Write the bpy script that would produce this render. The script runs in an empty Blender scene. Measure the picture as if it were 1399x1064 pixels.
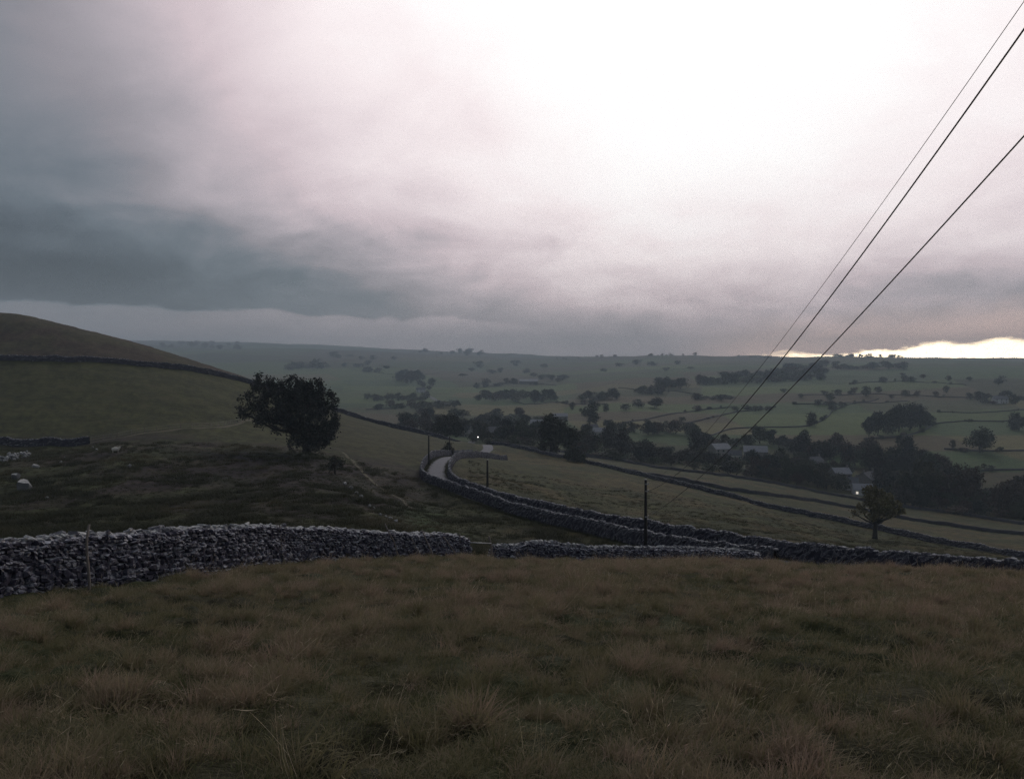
import bpy, math, random
import numpy as np
R = math.radians
random.seed(7)
rng = np.random.default_rng(7)
sc = bpy.context.scene
COL = sc.collection

# ------------------------------------------------------------------ camera
F, CX, CY, HOR = 1098.0, 699.5, 532.0, 495.0      # focal length and centre in photograph pixels, eye level row
EYE = 1.65
TH = math.atan((CY - HOR) / F)
cam = bpy.data.cameras.new('camera'); cam_o = bpy.data.objects.new('camera', cam); COL.objects.link(cam_o)
cam.sensor_width = 36; cam.lens = 36 * F / 1399.0
cam.clip_start = 0.1; cam.clip_end = 30000
cam_o.location = (0, 0, EYE); cam_o.rotation_euler = (R(90) - TH, 0, 0)
sc.camera = cam_o

# ------------------------------------------------------------------ view
sc.view_settings.view_transform = 'Standard'; sc.view_settings.look = 'None'
sc.view_settings.gamma = 1; sc.view_settings.use_curve_mapping = False
sc.view_settings.exposure = 0.2
sc.cycles.use_denoising = True; sc.cycles.denoiser = 'OPENIMAGEDENOISE'; sc.cycles.denoising_input_passes = 'RGB_ALBEDO_NORMAL'; sc.cycles.denoising_prefilter = 'NONE'
sc.cycles.max_bounces = 5; sc.cycles.diffuse_bounces = 2; sc.cycles.glossy_bounces = 2
sc.cycles.volume_bounces = 0; sc.cycles.transparent_max_bounces = 4
sc.cycles.use_adaptive_sampling = True

# ------------------------------------------------------------------ sky and sun
SUN_AZ, SUN_EL = R(11), R(31)                     # behind thin cloud, up and a little to the right of the view
class NT:
    def __init__(s, tree): s.t = tree; s.n = tree.nodes; s.l = tree.links
    def new(s, typ, **kw):
        n = s.n.new(typ)
        for k, v in kw.items(): setattr(n, k, v)
        return n
    def put(s, sock, v):
        if v is None: return
        if hasattr(v, 'is_linked') or isinstance(v, bpy.types.NodeSocket): s.l.new(v, sock)
        else: sock.default_value = v
    def m(s, op, a, b=None, c=None, clamp=False):
        n = s.new('ShaderNodeMath', operation=op, use_clamp=clamp)
        for i, v in enumerate((a, b, c)): s.put(n.inputs[i], v)
        return n.outputs[0]
    def vm(s, op, a, b=None, out=0):
        n = s.new('ShaderNodeVectorMath', operation=op)
        s.put(n.inputs[0], a); s.put(n.inputs[1], b)
        return n.outputs[out]
    def mr(s, v, a, b, c=0.0, d=1.0, smooth=True):
        n = s.new('ShaderNodeMapRange', interpolation_type='SMOOTHSTEP' if smooth else 'LINEAR')
        for i, x in enumerate((v, a, b, c, d)): s.put(n.inputs[i], x)
        return n.outputs[0]
    def xyz(s, x, y, z):
        n = s.new('ShaderNodeCombineXYZ')
        for i, v in enumerate((x, y, z)): s.put(n.inputs[i], v)
        return n.outputs[0]
    def noise(s, vec, scale, detail=4, rough=.5, dist=0.0):
        n = s.new('ShaderNodeTexNoise')
        s.put(n.inputs['Vector'], vec); n.inputs['Scale'].default_value = scale
        n.inputs['Detail'].default_value = detail; n.inputs['Roughness'].default_value = rough
        n.inputs['Distortion'].default_value = dist
        return n.outputs[0]
    def mix(s, f, a, b, blend='MIX'):
        n = s.new('ShaderNodeMix', data_type='RGBA', blend_type=blend)
        s.put(n.inputs[0], f)
        for k, v in ((6, a), (7, b)):
            if isinstance(v, tuple): v = (*v[:3], 1)
            s.put(n.inputs[k], v)
        return n.outputs[2]
    def ramp(s, f, stops):
        n = s.new('ShaderNodeValToRGB'); e = n.color_ramp.elements
        while len(e) < len(stops): e.new(.5)
        for el, (p, c) in zip(e, stops): el.position = p; el.color = (*c, 1)
        s.put(n.inputs[0], f)
        return n.outputs[0]

world = bpy.data.worlds.new('World'); sc.world = world; world.use_nodes = True
W = NT(world.node_tree); W.n.clear()
def build_world():
    tc = W.new('ShaderNodeTexCoord')
    D = W.vm('NORMALIZE', tc.outputs['Generated'])
    sp = W.new('ShaderNodeSeparateXYZ'); W.l.new(D, sp.inputs[0])
    x, y, z = sp.outputs
    el = W.m('MULTIPLY', W.m('ARCSINE', z), 57.29578)                # degrees above the horizon
    az = W.m('MULTIPLY', W.m('ARCTAN2', x, y), 57.29578)             # degrees to the right of the view
    # cloud layer seen in perspective: direction projected on a level sheet
    zz = W.m('ADD', W.m('MAXIMUM', z, 0.0), 0.30)
    P = W.xyz(W.m('DIVIDE', x, zz), W.m('DIVIDE', y, zz), 3.1)
    n1 = W.noise(P, 1.25, 5, .5, .6)                                  # big billows
    n2 = W.noise(W.vm('ADD', P, (4.0, 1.0, 2.0)), 3.6, 6, .55, .7)    # small billows
    A = W.xyz(W.m('MULTIPLY', az, .062), W.m('MULTIPLY', el, .20), 7.7)
    n3 = W.noise(A, 1.0, 6, .55, .7)                                  # low ragged bands near the horizon
    n4 = W.noise(W.xyz(W.m('MULTIPLY', az, .17), W.m('MULTIPLY', el, .34), 2.2), 1.0, 6, .55, .6)
    c3 = W.m('SUBTRACT', n3, .5); c1 = W.m('SUBTRACT', n1, .5); c2 = W.m('SUBTRACT', n2, .5); c4 = W.m('SUBTRACT', n4, .5)
    # light of the sun coming through the thin part of the cloud
    C = (math.sin(R(11)) * math.cos(R(25)), math.cos(R(11)) * math.cos(R(25)), math.sin(R(25)))
    dt = W.vm('DOT_PRODUCT', D, C, 1)
    th = W.m('MULTIPLY', W.m('ARCCOSINE', W.m('MINIMUM', dt, 1.0)), 57.29578)
    th = W.m('ADD', th, W.m('MULTIPLY', c1, -11.0))
    th = W.m('ADD', th, W.m('MULTIPLY', c2, -4.0))
    th = W.m('ADD', th, W.m('MULTIPLY', W.m('MAXIMUM', W.m('SUBTRACT', W.m('MULTIPLY', az, -1.0), 13.0), 0.0), .40))
    g = W.m('DIVIDE', W.m('MINIMUM', W.m('MAXIMUM', th, 0.0), 90.0), 24.0)
    glow = W.m('MULTIPLY', W.m('EXPONENT', W.m('MULTIPLY', W.m('POWER', g, 2.0), -1.0)), 2.35)
    L = W.m('ADD', 0.128, glow)
    L = W.m('MULTIPLY', L, W.m('ADD', 1.0, W.m('ADD', W.m('MULTIPLY', c1, .75), W.m('MULTIPLY', c2, .45))))
    # thicker low deck toward the horizon
    eln = W.m('ADD', el, W.m('ADD', W.m('MULTIPLY', c3, 9.0), W.m('MULTIPLY', c4, 5.0)))
    eln = W.m('ADD', eln, W.m('MULTIPLY', az, .06))
    deck = W.mr(eln, 2.0, 13.0, 1.0, 0.0)
    L = W.m('MULTIPLY', L, W.m('SUBTRACT', 1.0, W.m('MULTIPLY', deck, .66)))
    L = W.m('MULTIPLY', L, W.m('ADD', 1.0, W.m('MULTIPLY', W.m('MULTIPLY', c4, deck), .8)))
    # darkest bank to the left, with a ragged underside and paler sky under it
    bank = W.m('MULTIPLY', W.mr(az, -12.0, 8.0, 1.0, 0.0), W.mr(W.m('ADD', el, W.m('MULTIPLY', c3, 8.0)), 6.0, 11.0, 1.0, 0.0))
    edge = W.m('ADD', W.m('ADD', W.m('ADD', 3.0, W.m('MULTIPLY', c3, 2.0)), W.m('MULTIPLY', c4, 1.6)), W.m('MULTIPLY', az, -.035))
    under = W.m('MULTIPLY', W.mr(W.m('SUBTRACT', edge, el), -.10, .22), W.mr(az, -6.0, 5.0, 1.0, 0.0))
    L = W.m('MULTIPLY', L, W.m('SUBTRACT', 1.0, W.m('MULTIPLY', W.m('MULTIPLY', bank, W.m('SUBTRACT', 1.0, under)), .32)))
    L = W.m('ADD', L, W.m('MULTIPLY', under, .085))
    L = W.m('ADD', L, W.mr(el, 0.0, 6.0, .07, 0.0))
    L = W.m('MULTIPLY', W.m('SUBTRACT', 1.0, W.m('EXPONENT', W.m('MULTIPLY', L, -1.35))), 1.06)      # thick cloud evens the light out
    col = W.ramp(L, [(0.0, (.74, .96, 1.18)), (.15, (.82, .97, 1.13)), (.26, (1.02, .955, 1.05)), (.55, (1.12, .935, .99)), (.85, (1.08, .965, .975)), (1.0, (1.02, .99, .985))])
    cloud = W.vm('MULTIPLY', col, W.xyz(L, L, L))
    # clear strip under the cloud to the right: the sunset gap on the horizon
    n5 = W.m('SUBTRACT', W.noise(W.xyz(W.m('MULTIPLY', az, .28), W.m('MULTIPLY', el, .7), 1.3), 1.0, 6, .6, .4), .5)
    top = W.m('ADD', W.m('MULTIPLY', W.m('MINIMUM', W.m('SUBTRACT', az, 14.5), 17.0), .080), W.m('ADD', .1, W.m('ADD', W.m('MULTIPLY', c3, .6), W.m('MULTIPLY', n5, 1.5))))
    gap = W.m('MULTIPLY', W.mr(W.m('SUBTRACT', top, el), -.18, .22), W.mr(az, 15.5, 20.5))
    gap = W.m('MULTIPLY', gap, W.mr(az, 50.0, 75.0, 1.0, 0.0))
    fringe = W.m('MULTIPLY', W.m('MULTIPLY', W.mr(W.m('SUBTRACT', top, el), -3.2, .1), W.mr(az, 10.0, 18.0)), W.mr(az, 50.0, 75.0, 1.0, 0.0))
    cloud = W.mix(W.m('MULTIPLY', fringe, .55), cloud, (1.7, 1.12, .92))
    cloud = W.mix(gap, cloud, (10.0, 7.9, 5.2))
    sky = W.new('ShaderNodeTexSky', sky_type='NISHITA'); sky.sun_disc = False
    sky.sun_elevation = SUN_EL; sky.sun_rotation = SUN_AZ
    cloud10 = W.vm('MULTIPLY', cloud, (10.0, 10.0, 10.0))
    tot = W.mix(.97, sky.outputs[0], cloud10)
    bg = W.new('ShaderNodeBackground'); W.l.new(tot, bg.inputs[0]); bg.inputs[1].default_value = 0.1
    out = W.new('ShaderNodeOutputWorld'); W.l.new(bg.outputs[0], out.inputs[0])
build_world()

sun = bpy.data.lights.new('sun', 'SUN'); sun_o = bpy.data.objects.new('sun', sun); COL.objects.link(sun_o)
sun.energy = 0.5; sun.angle = R(20); sun.color = (1.0, .95, .88)
sun_o.rotation_euler = (R(90) - SUN_EL, 0, math.pi - SUN_AZ)
sun_o.location = (0, 0, 60)

# ------------------------------------------------------------------ helpers
def link(o, parent=None):
    COL.objects.link(o)
    if parent is not None: o.parent = parent
    return o
def tag(o, label=None, cat=None, group=None, kind=None):
    if label: o['label'] = label
    if cat: o['category'] = cat
    if group: o['group'] = group
    if kind: o['kind'] = kind
    return o
def empty(name, loc, rz=0):
    o = bpy.data.objects.new(name, None); o.location = loc; o.rotation_euler = (0, 0, rz); o.empty_display_size = .3
    return link(o)
def np_mesh(name, V, faces, mat=None, smooth=False):
    """faces: list of (n,k) int arrays"""
    me = bpy.data.meshes.new(name)
    V = np.asarray(V, np.float32)
    me.vertices.add(len(V)); me.vertices.foreach_set('co', V.ravel())
    faces = [np.asarray(f, np.int32) for f in faces if len(f)]
    loops = np.concatenate([f.ravel() for f in faces]); tot = np.concatenate([np.full(len(f), f.shape[1], np.int32) for f in faces])
    start = np.concatenate([[0], np.cumsum(tot)[:-1]]).astype(np.int32)
    me.loops.add(len(loops)); me.loops.foreach_set('vertex_index', loops)
    me.polygons.add(len(tot)); me.polygons.foreach_set('loop_start', start); me.polygons.foreach_set('loop_total', tot)
    me.polygons.foreach_set('use_smooth', np.full(len(tot), smooth))
    me.update(calc_edges=True)
    if mat: me.materials.append(mat)
    return me
def attr(me, name, vals, dom='POINT', typ='FLOAT'):
    a = me.attributes.new(name, typ, dom)
    v = np.asarray(vals, np.float32)
    a.data.foreach_set('color' if typ == 'FLOAT_COLOR' else 'value' if typ == 'FLOAT' else 'vector', v.ravel())
class MB:
    """collects pieces into one mesh"""
    def __init__(s): s.V = []; s.Q = []; s.T = []; s.n = 0; s.tone = []
    def add(s, V, Q=None, T=None, tone=0.0):
        V = np.asarray(V, float)
        if Q is not None and len(Q): s.Q.append(np.asarray(Q) + s.n)
        if T is not None and len(T): s.T.append(np.asarray(T) + s.n)
        s.V.append(V); s.tone.append(np.full(len(V), tone)); s.n += len(V)
    def box(s, c, d, rz=0, taper=1.0):
        x, y, z = np.array(d) / 2
        V = np.array([[-x, -y, -z], [x, -y, -z], [x, y, -z], [-x, y, -z], [-x * taper, -y * taper, z], [x * taper, -y * taper, z], [x * taper, y * taper, z], [-x * taper, y * taper, z]])
        ca, sa = math.cos(rz), math.sin(rz)
        V = np.c_[V[:, 0] * ca - V[:, 1] * sa, V[:, 0] * sa + V[:, 1] * ca, V[:, 2]] + np.array(c)
        s.add(V, [[0, 3, 2, 1], [4, 5, 6, 7], [0, 1, 5, 4], [1, 2, 6, 5], [2, 3, 7, 6], [3, 0, 4, 7]])
    def tube(s, pts, rad, k=7, cap=True):
        pts = np.asarray(pts, float); n = len(pts); rad = np.broadcast_to(rad, (n,))
        tg = np.gradient(pts, axis=0); tg /= np.linalg.norm(tg, axis=1)[:, None] + 1e-9
        up = np.array([0, 0, 1.0]) if abs(tg[0, 2]) < .9 else np.array([1.0, 0, 0])
        V = []
        for i in range(n):
            a = np.cross(tg[i], up); a /= np.linalg.norm(a) + 1e-9; b = np.cross(a, tg[i])
            t = np.linspace(0, 2 * np.pi, k, endpoint=False)
            V.append(pts[i] + rad[i] * (np.cos(t)[:, None] * a + np.sin(t)[:, None] * b))
        V = np.concatenate(V); Q = []
        for i in range(n - 1):
            for j in range(k):
                Q.append([i * k + j, i * k + (j + 1) % k, (i + 1) * k + (j + 1) % k, (i + 1) * k + j])
        T = []
        if cap:
            V = np.r_[V, pts[:1], pts[-1:]]; c0, c1 = n * k, n * k + 1
            for j in range(k):
                T.append([c0, (j + 1) % k, j]); T.append([c1, (n - 1) * k + j, (n - 1) * k + (j + 1) % k])
        s.add(V, Q, T)
    def mesh(s, name, mat, smooth=False):
        fs = []
        if s.Q: fs.append(np.concatenate(s.Q))
        if s.T: fs.append(np.concatenate(s.T))
        me = np_mesh(name, np.concatenate(s.V), fs, mat, smooth)
        attr(me, 'tone', np.concatenate(s.tone))
        return me
    def build(s, name, mat, parent=None, smooth=False):
        return link(bpy.data.objects.new(name, s.mesh(name, mat, smooth)), parent)

def vnoise(x, y, seed=0):
    x = np.asarray(x, float); y = np.asarray(y, float)
    xi = np.floor(x).astype(np.int64); yi = np.floor(y).astype(np.int64); fx = x - xi; fy = y - yi
    fx = fx * fx * fx * (fx * (fx * 6 - 15) + 10); fy = fy * fy * fy * (fy * (fy * 6 - 15) + 10)
    def h(a, b):
        n = (a * 374761393 + b * 668265263 + seed * 1442695041) & 0x7fffffff
        n = ((n ^ (n >> 13)) * 1274126177) & 0x7fffffff
        n = ((n ^ (n >> 15)) * 2246822519) & 0x7fffffff
        return ((n ^ (n >> 16)) & 0xffff) / 65535.0
    a = h(xi, yi); b = h(xi + 1, yi); c = h(xi, yi + 1); d = h(xi + 1, yi + 1)
    return (a * (1 - fx) + b * fx) * (1 - fy) + (c * (1 - fx) + d * fx) * fy
def fbm(x, y, seed=0, oct=4, gain=.5):
    t = 0; a = 1; s = 0
    for i in range(oct):
        t = t + a * vnoise(x * 2 ** i, y * 2 ** i, seed + i * 17); s += a; a *= gain
    return t / s
def sstep(x, a, b):
    t = np.clip((np.asarray(x, float) - a) / (b - a), 0, 1); return t * t * (3 - 2 * t)

def py2v(py): return np.tan(np.arctan((np.asarray(py, float) - CY) / F) + TH)      # fall per metre of distance on that image row
def px2u(px, py=600.0): return (np.asarray(px, float) - CX) / F / (math.cos(TH) - (np.asarray(py, float) - CY) / F * math.sin(TH))

# ------------------------------------------------------------------ terrain height: surveyed profiles (image row of the ground at stated distances)
COLS = [-350, 0, 200, 400, 600, 700, 850, 1000, 1200, 1400, 1750]
SROWS = {-40: [.20] * 11, 2: [.197] * 11, 10: [.197] * 11, 20: [.199, .199, .197, .196, .195, .195, .195, .196, .198, .200, .206],
         29: [.201, .200, .197, .194, .196, .199, .199, .200, .204, .209, .22], 36: [.202, .200, .195, .192, .200, .205, .206, .208, .216, .235, .25]}
PROWS = {45: [752, 748, 744, 742, 752, 764, 766, 772, 803, 808, 830],
         60: [738, 733, 728, 722, 740, 757, 768, 770, 772, 772, 780],
         80: [705, 700, 697, 690, 716, 730, 738, 748, 757, 771, 780],
         110: [655, 650, 645, 648, 684, 686, 708, 722, 751, 766, 780],
         130: [625, 625, 620, 629, 662, 668, 693, 708, 744, 761, 775],
         150: [603, 607, 600, 612, 642, 655, 680, 697, 737, 755, 768],
         175: [550, 560, 570, 597, 626, 645, 667, 686, 722, 745, 758],
         200: [510, 521, 532, 580, 617, 635, 655, 676, 712, 735, 748],
         230: [470, 478, 499, 562, 610, 627, 647, 667, 704, 724, 736],
         260: [430, 436, 475, 545, 604, 620, 640, 660, 696, 712, 722],
         280: [415, 429, 473, 538, 601, 615, 637, 656, 690, 703, 712],
         320: [410, 436, 480, 541, 597, 608, 634, 649, 678, 688, 696],
         350: [415, 446, 488, 545, 599, 605, 630, 640, 660, 670, 676],
         430: [445, 472, 507, 556, 597, 598, 608, 619, 624, 625, 630],
         500: [470, 492, 520, 562, 590, 590, 590, 597, 598, 600, 604],
         700: [515, 525, 545, 562, 566, 566, 560, 560, 560, 558, 558],
         1000: [530, 537, 545, 545, 546, 546, 533, 530, 525, 521, 520],
         1500: [515, 519, 519, 520, 523, 523, 511, 506, 502, 500, 500],
         2200: [492, 494, 495, 497, 503, 505, 497, 493, 492, 492, 492],
         3000: [477, 478, 479, 482, 487, 492, 487, 488, 488.5, 489, 489],
         4000: [468, 469, 470, 474, 482, 484, 490, 494, 494, 494, 494],
         5000: [465, 466, 467, 470.5, 481, 486, 493, 495, 495, 495, 495],
         7600: [474, 474, 474, 477, 486, 490, 494, 496, 496, 496, 496]}
YS = sorted(list(SROWS) + list(PROWS))
tab = []
for Yv in YS:
    tab.append(SROWS[Yv] if Yv in SROWS else list(py2v(PROWS[Yv]) - EYE / Yv))
tab = np.array(tab)
def lc(Y):                                     # distance scale: log beyond a few metres
    return np.arcsinh(np.asarray(Y, float) / 8.0)
def pchip(x, y, xi):
    x = np.asarray(x, float); y = np.asarray(y, float); h = np.diff(x); d = np.diff(y, axis=0) / h[:, None]
    m = np.zeros_like(y)
    for i in range(1, len(x) - 1):
        s = d[i - 1] * d[i] > 0
        w1 = 2 * h[i] + h[i - 1]; w2 = h[i] + 2 * h[i - 1]
        with np.errstate(all='ignore'):
            hm = (w1 + w2) / (w1 / d[i - 1] + w2 / d[i])
        m[i] = np.where(s, hm, 0)
    m[0] = d[0]; m[-1] = d[-1]
    k = np.clip(np.searchsorted(x, xi) - 1, 0, len(x) - 2); t = ((xi - x[k]) / h[k])[:, None]; hh = h[k][:, None]
    return (y[k] * (1 + 2 * t) * (1 - t) ** 2 + m[k] * hh * t * (1 - t) ** 2 + y[k + 1] * t * t * (3 - 2 * t) + m[k + 1] * hh * t * t * (t - 1))
LG = np.linspace(lc(-40), lc(7600), 900); PG = np.linspace(-350, 1750, 421)
S = pchip(lc(YS), tab, LG)
S = pchip(COLS, S.T, PG).T
def blur(a, n, ax):
    k = np.exp(-np.linspace(-2, 2, 2 * n + 1) ** 2); k /= k.sum()
    p = [(0, 0), (0, 0)]; p[ax] = (n, n); b = np.pad(a, p, mode='edge')
    return np.apply_along_axis(lambda v: np.convolve(v, k, 'valid'), ax, b)
S = blur(blur(S, 7, 1), 5, 0)
def slook(px, Y):
    fi = np.clip((px - PG[0]) / (PG[1] - PG[0]), 0, len(PG) - 1.001); gi = np.clip((lc(Y) - LG[0]) / (LG[1] - LG[0]), 0, len(LG) - 1.001)
    i = fi.astype(int); j = gi.astype(int); a = fi - i; b = gi - j
    return (S[j, i] * (1 - a) + S[j, i + 1] * a) * (1 - b) + (S[j + 1, i] * (1 - a) + S[j + 1, i + 1] * a) * b

# walls and trees whose foot is known: (px, row of the foot, distance)
def feet(lst, h):                              # rows given at the top of a wall of height h -> row of its foot
    return [(p, t + h * F / Yv, Yv) for p, t, Yv in lst]
OUTER = [(1060, 749, 57), (992, 743, 62), (940, 735, 66), (903, 731, 69), (883, 725.5, 71), (851, 721.5, 75), (811, 713, 80), (754, 700, 88), (697, 687, 97), (640, 668.5, 112),
         (600, 655, 124), (580, 647, 131), (574, 640, 138), (577, 629, 150), (584, 619, 166), (592, 614, 184), (612, 613.5, 202), (645, 614, 230)]
INNER = [(1460, 787, 40), (1399, 779, 43), (1339, 772, 46), (1250, 760, 50), (1160, 751, 55), (1070, 742, 62), (1000, 733, 68), (951, 724, 73), (911, 719, 76), (891, 714, 78), (854, 707, 82),
         (800, 697, 88), (763, 690, 94), (697, 674, 103), (670, 665, 109), (644, 657, 117), (621, 647, 127), (613, 640, 136), (614, 631, 148), (620, 622, 165), (632, 618, 186), (655, 618.5, 208), (674, 619.5, 223), (692, 622, 238)]
LOWW = [(674, 741, 39.5), (726, 739, 40.5), (777, 743, 41.2), (817, 745, 41.8), (880, 745, 43), (932, 745, 44.5), (983, 747, 46.5), (1035, 751, 48)]
LEFTW = [(-120, 838, 16.0), (-60, 824, 17.1), (0, 811, 18.3), (80, 803, 19.6), (160, 797, 21.1), (300, 782, 25.6), (400, 770, 30.5), (500, 764, 34), (570, 760, 36.3), (636, 757, 38.6)]
FIELDW = [(1460, 777, 122), (1399, 763, 130), (1339, 752, 140), (1279, 741, 152), (1234, 731, 162), (1186, 721, 172), (1130, 710, 181), (1079, 700, 190), (1040, 691, 195), (980, 675, 203), (915, 659, 216), (850, 644, 235),
          (800, 632, 252), (750, 622, 270), (700, 611, 285), (672, 607, 292)]
HILLW = [(-100, 491, 215), (0, 492, 218), (100, 494, 222), (200, 501, 232), (250, 506, 240), (300, 514, 250), (350, 527, 260), (400, 544, 270), (440, 557, 280), (480, 569, 290), (550, 588, 300), (611, 602, 310), (652, 615, 318)]
CON = feet(OUTER, 1.4) + feet(INNER, 1.4) + feet(LOWW, .95) + LEFTW + FIELDW + HILLW + [(418, 618, 142), (1195, 737, 150), (753, 620, 280), (158, 618, 128), (0, 609, 150), (110, 609, 148),
      (20, 430, 270), (200, 475, 262), (300, 508, 262), (882, 779, 62)]
cp = np.array(CON); res = py2v(cp[:, 1]) - EYE / cp[:, 2] - slook(cp[:, 0], cp[:, 2])
def kern(p1, l1, p2, l2):
    return np.exp(-((p1[:, None] - p2[None]) / 55) ** 2 - ((l1[:, None] - l2[None]) / .13) ** 2)
cl = lc(cp[:, 2]); K = kern(cp[:, 0], cl, cp[:, 0], cl); wts = np.linalg.solve(K + .06 * np.eye(len(cp)), res)
def sfun(px, Y):
    px = np.asarray(px, float); Y = np.asarray(Y, float); sh = px.shape
    p = px.ravel(); q = Y.ravel(); s = slook(p, q)
    near = np.where((q > 12) & (q < 420))[0]
    for k in range(0, len(near), 20000):
        ix = near[k:k + 20000]
        s[ix] += kern(p[ix], lc(q[ix]), cp[:, 0], cl) @ wts
    return s.reshape(sh)
# bake the survey into one fine table
GP, GL = np.meshgrid(PG, LG); S = sfun(GP, 8.0 * np.sinh(GL))
ROAD = None
def base_h(x, y):
    x = np.asarray(x, float); y = np.asarray(y, float)
    u = x / np.maximum(y, 8.0)
    px = np.clip(CX + u * F, -350, 1750)
    return -slook(px, y) * y
def mounds(x, y):                              # tussocks: rounded humps with narrow hollows between
    return sstep(fbm(x * 2.0 + .5 * y, y * 1.6, 3, 2, .4), .28, .66) * .8 + .2 * vnoise(x * 4.3, y * 3.6, 8)
def bumps(x, y):
    d = np.maximum(y, 1)
    n = (mounds(x, y) * .20 + (fbm(x * .5, y * .4, 4, 2) - .5) * .20 - .16) * (1 - sstep(d, 33, 46)) * sstep(d, 1.5, 5)
    n += (fbm(x * .28, y * .22, 5, 3) - .5) * .7 * sstep(d, 42, 70) * (1 - sstep(d, 250, 500))
    n += (fbm(x * .02, y * .02, 9, 4) - .5) * 6.0 * sstep(d, 450, 900) + (fbm(x * .0032, y * .0022, 12, 3) - .5) * 26.0 * sstep(d, 1100, 2600)
    return n
RT = None
def road_table():
    global RT
    gx = np.arange(-70, 130, .5); gy = np.arange(28, 424, .5); X, Y = np.meshgrid(gx, gy); best = np.full(X.shape, 1e9); hz_ = np.zeros(X.shape)
    for i in range(len(ROAD) - 1):
        a, b = ROAD[i], ROAD[i + 1]; i0 = max(0, int((min(a[0], b[0]) - 7 + 70) / .5)); i1 = int((max(a[0], b[0]) + 7 + 70) / .5); j0 = max(0, int((min(a[1], b[1]) - 7 - 28) / .5)); j1 = max(0, int((max(a[1], b[1]) + 7 - 28) / .5))
        sl = np.s_[j0:j1, i0:i1]; xs, ys = X[sl], Y[sl]; dx, dy = b[0] - a[0], b[1] - a[1]
        t = np.clip(((xs - a[0]) * dx + (ys - a[1]) * dy) / (dx * dx + dy * dy), 0, 1); dd = np.hypot(xs - a[0] - t * dx, ys - a[1] - t * dy)
        k = dd < best[sl]; best[sl] = np.where(k, dd, best[sl]); hz_[sl] = np.where(k, a[2] + t * (b[2] - a[2]), hz_[sl])
    w = 1 - sstep(best, 2.3, 5.0); RT = (w, w * (hz_ - .03))
def road_blend(x, y, h):
    if RT is None: return h
    sel = (y > 30) & (y < 422) & (x > -69) & (x < 129)
    if not np.any(sel): return h
    fi = (x[sel] + 70) / .5; gi_ = (y[sel] - 28) / .5; i = fi.astype(int); j = gi_.astype(int); a = fi - i; b = gi_ - j
    def bl(T): return (T[j, i] * (1 - a) + T[j, i + 1] * a) * (1 - b) + (T[j + 1, i] * (1 - a) + T[j + 1, i + 1] * a) * b
    w, wh = bl(RT[0]), bl(RT[1]); h = h.copy(); h[sel] = h[sel] * (1 - w) + wh
    return h
def height(x, y):
    x = np.atleast_1d(np.asarray(x, float)); y = np.atleast_1d(np.asarray(y, float)); x, y = np.broadcast_arrays(x, y)
    return road_blend(x, y, base_h(x, y) + bumps(x, y))
def hz(x, y): return float(height(x, y)[0])
def gY(px, Yv, py=620.0):                       # point on the ground in the direction of an image column, at a distance
    x = float(px2u(px, py)) * Yv
    return np.array([x, Yv, hz(x, Yv)])
_ts = np.exp(np.linspace(math.log(3), math.log(7000), 1500))
def hit(px, py, lo=3.0):                        # first point of the ground seen at an image position
    u = float(px2u(px, py)); v = float(py2v(py)); ts = _ts[_ts > lo]
    d = (EYE - v * ts) - height(u * ts, ts)
    k = np.where(d < 0)[0]
    if len(k) == 0: return gY(px, 2900, py)
    i = k[0]; t = ts[i]
    if i > 0: t = ts[i - 1] + (ts[i] - ts[i - 1]) * d[i - 1] / (d[i - 1] - d[i])
    return np.array([u * t, t, hz(u * t, t)])

def plan(lst): return np.array([[float(px2u(p, q)) * Yv, Yv] for p, q, Yv in lst])
def resample(P, step):
    P = np.asarray(P, float); d = np.r_[0, np.cumsum(np.linalg.norm(np.diff(P[:, :2], axis=0), axis=1))]
    n = max(2, int(d[-1] / step) + 1); t = np.linspace(0, d[-1], n)
    return np.c_[[np.interp(t, d, P[:, k]) for k in range(P.shape[1])]].T
def smooth(P, n=3):
    P = P.copy()
    for _ in range(n): P[1:-1] = (P[:-2] + 2 * P[1:-1] + P[2:]) / 4
    return P
PO = smooth(resample(plan(OUTER), 3.0)); PI_ = smooth(resample(plan(INNER), 3.0))
# centre of the lane: halfway between the two walls, then on towards the village
cen = []
for q in PI_:
    k = np.argmin(np.linalg.norm(PO - q, axis=1)); cen.append((q + PO[k]) / 2 if 0 < k else q + np.array([-1.4, -2.4]))
cen = [c for c in cen if c[1] < 200]
cen += [gY(652, 232)[:2], gY(668, 262)[:2], gY(665, 285)[:2], gY(660, 300)[:2], gY(650, 322)[:2], gY(640, 345)[:2], gY(645, 380)[:2]]
cen = smooth(resample(np.array(cen), 2.5), 8)
rz_ = height(cen[:, 0], cen[:, 1]); rz_ = smooth(np.c_[rz_, rz_], 25)[:, 0]
ROAD = np.c_[cen, rz_]; road_table()

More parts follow.
